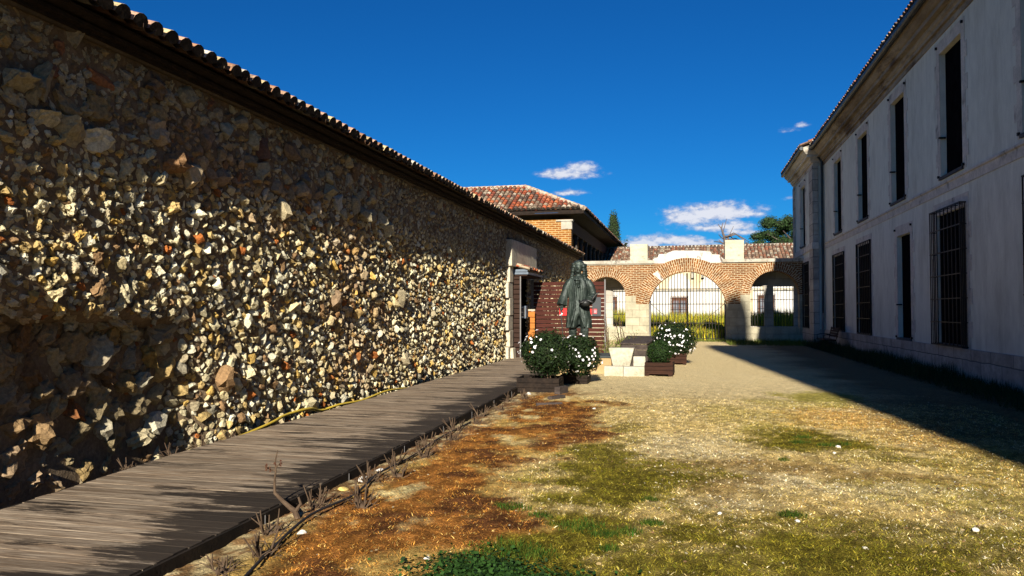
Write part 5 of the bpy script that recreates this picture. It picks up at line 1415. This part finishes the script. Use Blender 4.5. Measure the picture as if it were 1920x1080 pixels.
# hose along the foot of the wall
def polytube(name, pts, r, mat, label, cat, n=6):
    # smooth the polyline
    P0 = [Vector(p) for p in pts]; out = []
    for k in range(len(P0) - 1):
        a, b, c, d = P0[max(k - 1, 0)], P0[k], P0[k + 1], P0[min(k + 2, len(P0) - 1)]
        for q in range(6):
            t = q / 6; out.append(.5 * ((2 * b) + (-a + c) * t + (2 * a - 5 * b + 4 * c - d) * t * t + (-a + 3 * b - 3 * c + d) * t ** 3))
    out.append(P0[-1]); m = MB(); m.tube(out, r, n); o = m.build(name, M[mat], None, smooth=True); return tag(o, label, cat)


polytube('garden_hose', [(-5.37, 8.1, .05), (-5.42, 8.7, .07), (-5.44, 9.3, .12), (-5.52, 9.8, .15), (-5.5, 10.4, .16), (-5.56, 10.9, .07), (-5.5, 11.4, .10), (-5.47, 12.2, .08), (-5.5, 13.4, .12), (-5.55, 14.6, .05)], .021, 'hose', 'yellow garden hose lying between the rubble wall and the boardwalk', 'hose')
polytube('irrigation_pipe', [(-2.55, 4.0, .03), (-2.72, 4.7, .035), (-2.83, 5.4, .05), (-2.80, 6.1, .04), (-2.92, 6.9, .05), (-2.95, 7.8, .03), (-3.02, 9, .04), (-3.05, 10.5, .03)], .011, 'blackpipe', 'black irrigation pipe running between the pruned rose stumps', 'pipe')


# ------------------------------------------------------------------ pruned roses
def rose(loc, seed, label, tall=False, grp='pruned rose bushes along the boardwalk', n=None, sc=1.0):
    rg = random.Random(seed); r = empty('rose_bush', loc, rg.uniform(0, 6), label, 'rose bush', grp); b = MB()
    for k in range(n or rg.randint(6, 12)):
        a = rg.uniform(0, 6.28); L = rg.uniform(.09, .22) * sc; le = rg.uniform(.15, .75); d = Vector((cos(a) * sin(le), sin(a) * sin(le), cos(le)))
        p0 = Vector((cos(a) * .03, sin(a) * .03, -.02)); p1 = p0 + d * L * .5; d2 = (d + Vector((rg.uniform(-.3, .3), rg.uniform(-.3, .3), .3))).normalized(); p2 = p1 + d2 * L * .5
        b.tube([p0, p1, p2], [.0085 * sc, .006 * sc, .004 * sc], 6)
        if rg.random() < .6: b.tube([p1, p1 + (d + Vector((rg.uniform(-1, 1), rg.uniform(-1, 1), .2))).normalized() * L * .45], [.0055, .0035], 5)
    for k in range(10):
        a = rg.uniform(0, 6.28); q = rg.uniform(.02, .10); L = rg.uniform(.05, .13); b.tube([(cos(a) * q, sin(a) * q, .0), (cos(a + .6) * (q + L * .5), sin(a + .6) * (q + L * .5), rg.uniform(.02, .07)), (cos(a + 1) * (q + L), sin(a + 1) * (q + L), rg.uniform(.0, .09))], [.004, .003, .0018], 5)
    b.build('canes', M['twig'], r)
    s = MB(); s.ell((0, 0, .0), (.045, .04, .04), 8, 6); s.build('stump', M['twig'], r)
    return r


rgx = random.Random(77)
spots = [(-2.72, 4.55), (-2.95, 5.0), (-2.98, 5.75), (-2.62, 5.85), (-2.80, 4.2), (-2.92, 6.7), (-2.75, 7.0), (-3.0, 7.5), (-2.85, 8.0), (-3.02, 8.6), (-2.9, 9.1), (-3.05, 9.8), (-2.96, 10.5), (-3.1, 11.2), (-3.02, 12.0), (-3.15, 13.1), (-2.95, 13.6)]
ordn = ['first', 'second', 'third', 'fourth', 'fifth', 'sixth', 'seventh', 'eighth', 'ninth', 'tenth', 'eleventh', 'twelfth', 'thirteenth', 'fourteenth', 'fifteenth', 'sixteenth', 'seventeenth']
order = sorted(range(len(spots)), key=lambda i: spots[i][1]); rank = {i: k for k, i in enumerate(order)}
for i, (a, c) in enumerate(spots):
    rose((a, c, .0), 200 + i, 'bare pruned rose stump, %s from the camera along the boardwalk edge' % ordn[rank[i]], sc=rgx.uniform(.9, 1.25))
tr = empty('rose_bush', (-2.98, 5.42, 0), label='tallest bare rose stem with a crooked trunk and small red leaves', cat='rose bush')
b = MB(); b.tube([(0.04, 0, -.03), (0, 0, .06), (-.10, -.0, .13), (-.17, .0, .19), (-.175, 0, .27), (-.165, 0, .36), (-.17, 0, .44)], [.026, .022, .016, .013, .009, .007, .005], 8)
b.tube([(-.165, 0, .36), (-.215, 0, .37), (-.26, .0, .39)], [.007, .006, .004], 5); b.tube([(-.17, 0, .38), (-.13, 0, .42)], [.006, .004], 5); b.tube([(-.17, 0, .44), (-.15, 0, .52)], [.006, .003], 5); b.tube([(0, 0, .05), (.05, 0, .12), (.03, 0, .17)], [.018, .012, .008], 6); b.build('stem', M['twig'], tr)
b = MB()
for k in range(16):
    a = random.uniform(0, 6.3); cx, cz = random.choice([(-.26, .385), (-.22, .375), (-.13, .42), (-.15, .40)]); p = Vector((cx + random.uniform(-.03, .03), random.uniform(-.03, .03), cz + random.uniform(-.02, .025))); u = Vector((cos(a), .3, sin(a))) * .014; v = Vector((-sin(a), .2, cos(a))) * .009
    b.quad(p - u, p + v, p + u, p - v)
b.build('leaf', M['redleaf'] if 'redleaf' in M else P('red_rose_leaf', (.10, .03, .02), (.06, .03, .015), bump=0), tr)
# weeds at the foot of the wall
for i, (a, c) in enumerate([(-5.42, 6.55), (-5.46, 7.25), (-5.46, 7.75), (-5.43, 8.35)]):
    r = rose((a, c, .02), 300 + i, 'spindly dry weed at the foot of the rubble wall, %s from the camera' % ordn[i], grp='dry weeds in the gap beside the wall', n=6, sc=.95); r.name = 'dry_weed'
    r['category'] = 'weed'

# bare rose canes behind the timber box
r = empty('climbing_rose', (-2.35, 24.8, 0), label='tall bare rose canes between the slatted screen and the arcade', cat='rose bush')
b = MB(); rg_ = random.Random(9)
for k in range(9):
    a = rg_.uniform(-.45, .45); L = rg_.uniform(.7, 1.6); x = rg_.uniform(-.35, .5); b.tube([(x, 0, -.02), (x + a * .4 * L, .05, L * .5), (x + a * .75 * L, 0, L)], [.022, .016, .008], 6)
    for q in range(3): t = rg_.uniform(.4, .9); s = rg_.choice((-1, 1)); b.tube([(x + a * .8 * L * t, 0, L * t), (x + a * .8 * L * t + s * .12, 0, L * t + .14)], [.008, .004], 5)
b.build('canes', M['twig'], r)
rg = np.random.default_rng(55); n = 2600; p = np.stack([rg.normal(size=n) * .33 + .15, rg.normal(size=n) * .25, np.abs(rg.normal(size=n)) * .32], 1)
t = rg.normal(size=(n, 3)); t /= np.linalg.norm(t, axis=1)[:, None]; u = np.cross(t, rg.normal(size=(n, 3))); u /= np.linalg.norm(u, axis=1)[:, None]
V = np.stack([p - t * .03, p + u * .012, p + t * .03, p - u * .012], 1).reshape(-1, 3); cc = np.array((.09, .13, .02)) * rg.uniform(.4, 1.7, n)[:, None]
npmesh('leaves', V, np.arange(n * 4).reshape(n, 4), M['leaf'], r, cols=np.repeat(cc, 4, axis=0))

# ------------------------------------------------------------------ loose white stones
Vp, Fp = rock_protos(2, 6, 900, cuts=5)
stones = [(-3.02, 6.35, .045, 'yellow', 'yellowish stone against the boardwalk edge'), (-3.0, 6.75, .05, 'white', 'white stone against the boardwalk edge among rose stumps'), (-3.03, 7.2, .04, 'white', 'smaller white stone further along the boardwalk edge'),
          (-1.66, 4.72, .022, 'white', 'small white stone on dry grass near the green weeds'), (.21, 6.33, .018, 'white', 'tiny white stone in the green moss'), (.78, 6.22, .020, 'white', 'flat white stone right of centre on the moss'), (2.01, 6.28, .024, 'white', 'pale stone at the right on dry ground'), (1.67, 9.67, .030, 'white', 'white stone on the far moss patch'), (1.55, 9.25, .018, 'white', 'small white stone before the far moss patch'),
          (-1.55, 12.5, .028, 'white', 'white stone on the dry grass before the shrubs'), (-3.02, 14.3, .05, 'white', 'white stone at the foot of the front planter'), (-2.72, 5.05, .03, 'white', 'flat pale stone among the rose stumps nearest the camera')]
for (a, c, s, kd, lb) in stones:
    col = np.array((.78, .74, .66)) if kd == 'white' else np.array((.70, .52, .16)); k = random.randrange(6)
    o = npmesh('loose_stone', Vp[k] * np.array((s * 1.25, s, s * .75)), Fp, M['rockbits'], cols=np.tile(col, (len(Vp[k]), 1))); o.location = (a, c, float(gz(a, c)[0]) + s * .3); o.rotation_euler = (0, 0, random.uniform(0, 6)); tag(o, lb, 'stone', 'loose white stones on the ground')

# broad-leaved weeds in the foreground
rg = np.random.default_rng(61); n = 2600; cx = np.concatenate([rg.normal(-1.28, .17, n // 2), rg.normal(-1.0, .26, n - n // 2)]); cy = np.concatenate([rg.normal(4.55, .13, n // 2), rg.normal(4.42, .12, n - n // 2)])
p = np.stack([cx, cy, rg.uniform(.01, .06, n)], 1); nn = np.stack([rg.normal(size=n) * .5, rg.normal(size=n) * .5, np.ones(n)], 1); nn /= np.linalg.norm(nn, axis=1)[:, None]; t = np.cross(nn, rg.normal(size=(n, 3))); t /= np.linalg.norm(t, axis=1)[:, None]; u = np.cross(nn, t); L = rg.uniform(.010, .022, n)[:, None]
V = np.stack([p - t * L, p + u * L * .7, p + t * L, p - u * L * .7], 1).reshape(-1, 3); cc = np.array((.018, .045, .008)) * rg.uniform(.4, 1.8, n)[:, None]
tag(npmesh('broadleaf_weeds', V, np.arange(n * 4).reshape(n, 4), M['leaf'], cols=np.repeat(cc, 4, axis=0)), 'patch of dark green broad-leaved weeds in the foreground', 'weeds', kind='stuff')


# ------------------------------------------------------------------ distant trees
def leaf_cloud(rg, blobs, per, ls):
    P_, N_ = [], []
    for (c, r) in blobs:
        n = int(per * (r[0] * r[1] * r[2]) ** (2 / 3)); v = rg.normal(size=(n, 3)); v /= np.linalg.norm(v, axis=1)[:, None]; rad = rg.uniform(.65, 1.05, n)
        P_.append(v * rad[:, None] * np.array(r) + np.array(c)); N_.append(v)
    p = np.concatenate(P_); v = np.concatenate(N_); n = len(p); nn = v + rg.normal(size=(n, 3)) * .6; nn /= np.linalg.norm(nn, axis=1)[:, None]; t = np.cross(nn, rg.normal(size=(n, 3))); t /= np.linalg.norm(t, axis=1)[:, None]; u = np.cross(nn, t); L = (rg.uniform(.6, 1.4, n) * ls)[:, None]
    return np.stack([p - t * L, p + u * L * .6, p + t * L, p - u * L * .6], 1).reshape(-1, 3), n


def build_trees():
    rg = np.random.default_rng(71)
    # stone pine
    r = empty('pine_tree', (14.0, 110, 0), label='broad dark green pine behind the courtyard roof at the right', cat='tree')
    b = MB(); b.tube([(0, 0, 0), (.2, 0, 5), (-.3, 0, 9), (.3, 0, 12)], [.5, .42, .34, .2], 10)
    for k in range(9): a = k * .7; b.tube([(0, 0, 7 + k * .4), (cos(a) * 2.2, sin(a) * 2, 9.5 + k * .3), (cos(a) * 4.2, sin(a) * 3.5, 11 + k * .2)], [.18, .12, .05], 6)
    b.build('trunk', M['bark'], r)
    bl = []
    for k in range(72):
        a = rg.uniform(0, 2 * pi); q = sqrt(rg.random()) * 7.0; x = cos(a) * q; y = sin(a) * q; top = 16.2 - (q / 7.3) ** 2 * 5.4; z = rg.uniform(8.8, max(9.0, top - .9)); s = rg.uniform(.8, 1.35); bl.append(((x, y, z), (s * 1.15, s * 1.15, s * .75)))
    V, n = leaf_cloud(rg, bl, 520, .085); c = np.array((.028, .055, .016)) * rg.uniform(.4, 1.9, n)[:, None]; npmesh('crown', V, np.arange(n * 4).reshape(n, 4), M['leaf'], r, cols=np.repeat(c, 4, axis=0))
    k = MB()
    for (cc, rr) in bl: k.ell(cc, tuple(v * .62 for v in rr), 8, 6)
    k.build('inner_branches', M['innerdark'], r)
    # cypresses
    for (x, y, h, w_, lb) in ((-9.75, 100, 14.9, 1.2, 'tall narrow cypress rising behind the brick building'), (-7.75, 95, 10.7, .5, 'tip of a small cypress just left of the white block')):
        r = empty('cypress_tree', (x, y, 0), label=lb, cat='tree'); b = MB(); b.tube([(0, 0, 0), (0, 0, h * .6)], [.2, .08], 8); b.build('trunk', M['bark'], r)
        bl = [((rg.normal() * .08, rg.normal() * .08, z), (w_ * (1 - max(0, (z / h - .62)) ** 1.3 * 2.2) * rg.uniform(.85, 1.05), w_ * .9, .75)) for z in np.arange(2.5, h - .6, .34)]
        bl = [(c, (max(.18, a[0]), max(.18, a[1] * a[0] / w_), a[2])) for c, a in bl]
        V, n = leaf_cloud(rg, bl, 420, .075); c = np.array((.032, .060, .020)) * rg.uniform(.4, 1.8, n)[:, None]; npmesh('crown', V, np.arange(n * 4).reshape(n, 4), M['leaf'], r, cols=np.repeat(c, 4, axis=0))
        k = MB()
        k.loft([(0, 0, 2.2, .1, .1)] + [(cc[0], cc[1], cc[2], rr[0] * .68, rr[1] * .68) for cc, rr in bl], 8)
        k.build('inner_branches', M['innerdark'], r)
    # dead tree
    r = empty('dead_tree', (3.3, 80, 0), label='leafless dead tree with drooping twigs behind the right stone block', cat='tree'); rr = random.Random(3); b = MB()
    b.tube([(0, 0, 0), (0, 0, 6.5), (.12, 0, 8.1), (0, 0, 9.0), (-.28, 0, 9.9), (-.12, 0, 10.5)], [.25, .2, .17, .13, .07, .025], 8)
    b.tube([(.1, 0, 8.3), (.45, 0, 9.1), (.95, 0, 9.45)], [.12, .08, .03], 6); b.tube([(-.28, 0, 9.9), (-.6, 0, 10.35)], [.06, .03], 5); b.tube([(-.1, 0, 9.6), (.25, 0, 10.9)], [.05, .02], 5); b.tube([(.45, 0, 9.1), (.9, 0, 10.1)], [.05, .02], 5)
    for k in range(22):
        s = 1 if k < 15 else -1; z = rr.uniform(7.4, 9.2); L = rr.uniform(.9, 2.6) * (1 if s > 0 else .6); b.tube([(.05, rr.uniform(-.2, .2), z), (s * L * .45, rr.uniform(-.5, .5), z + rr.uniform(.1, .45)), (s * L, rr.uniform(-.5, .5), z - rr.uniform(.1, 1.0) * (1 if s > 0 else -.6))], [.075, .055, .03], 5)
    b.build('trunk', M['bark'], r)


build_trees()
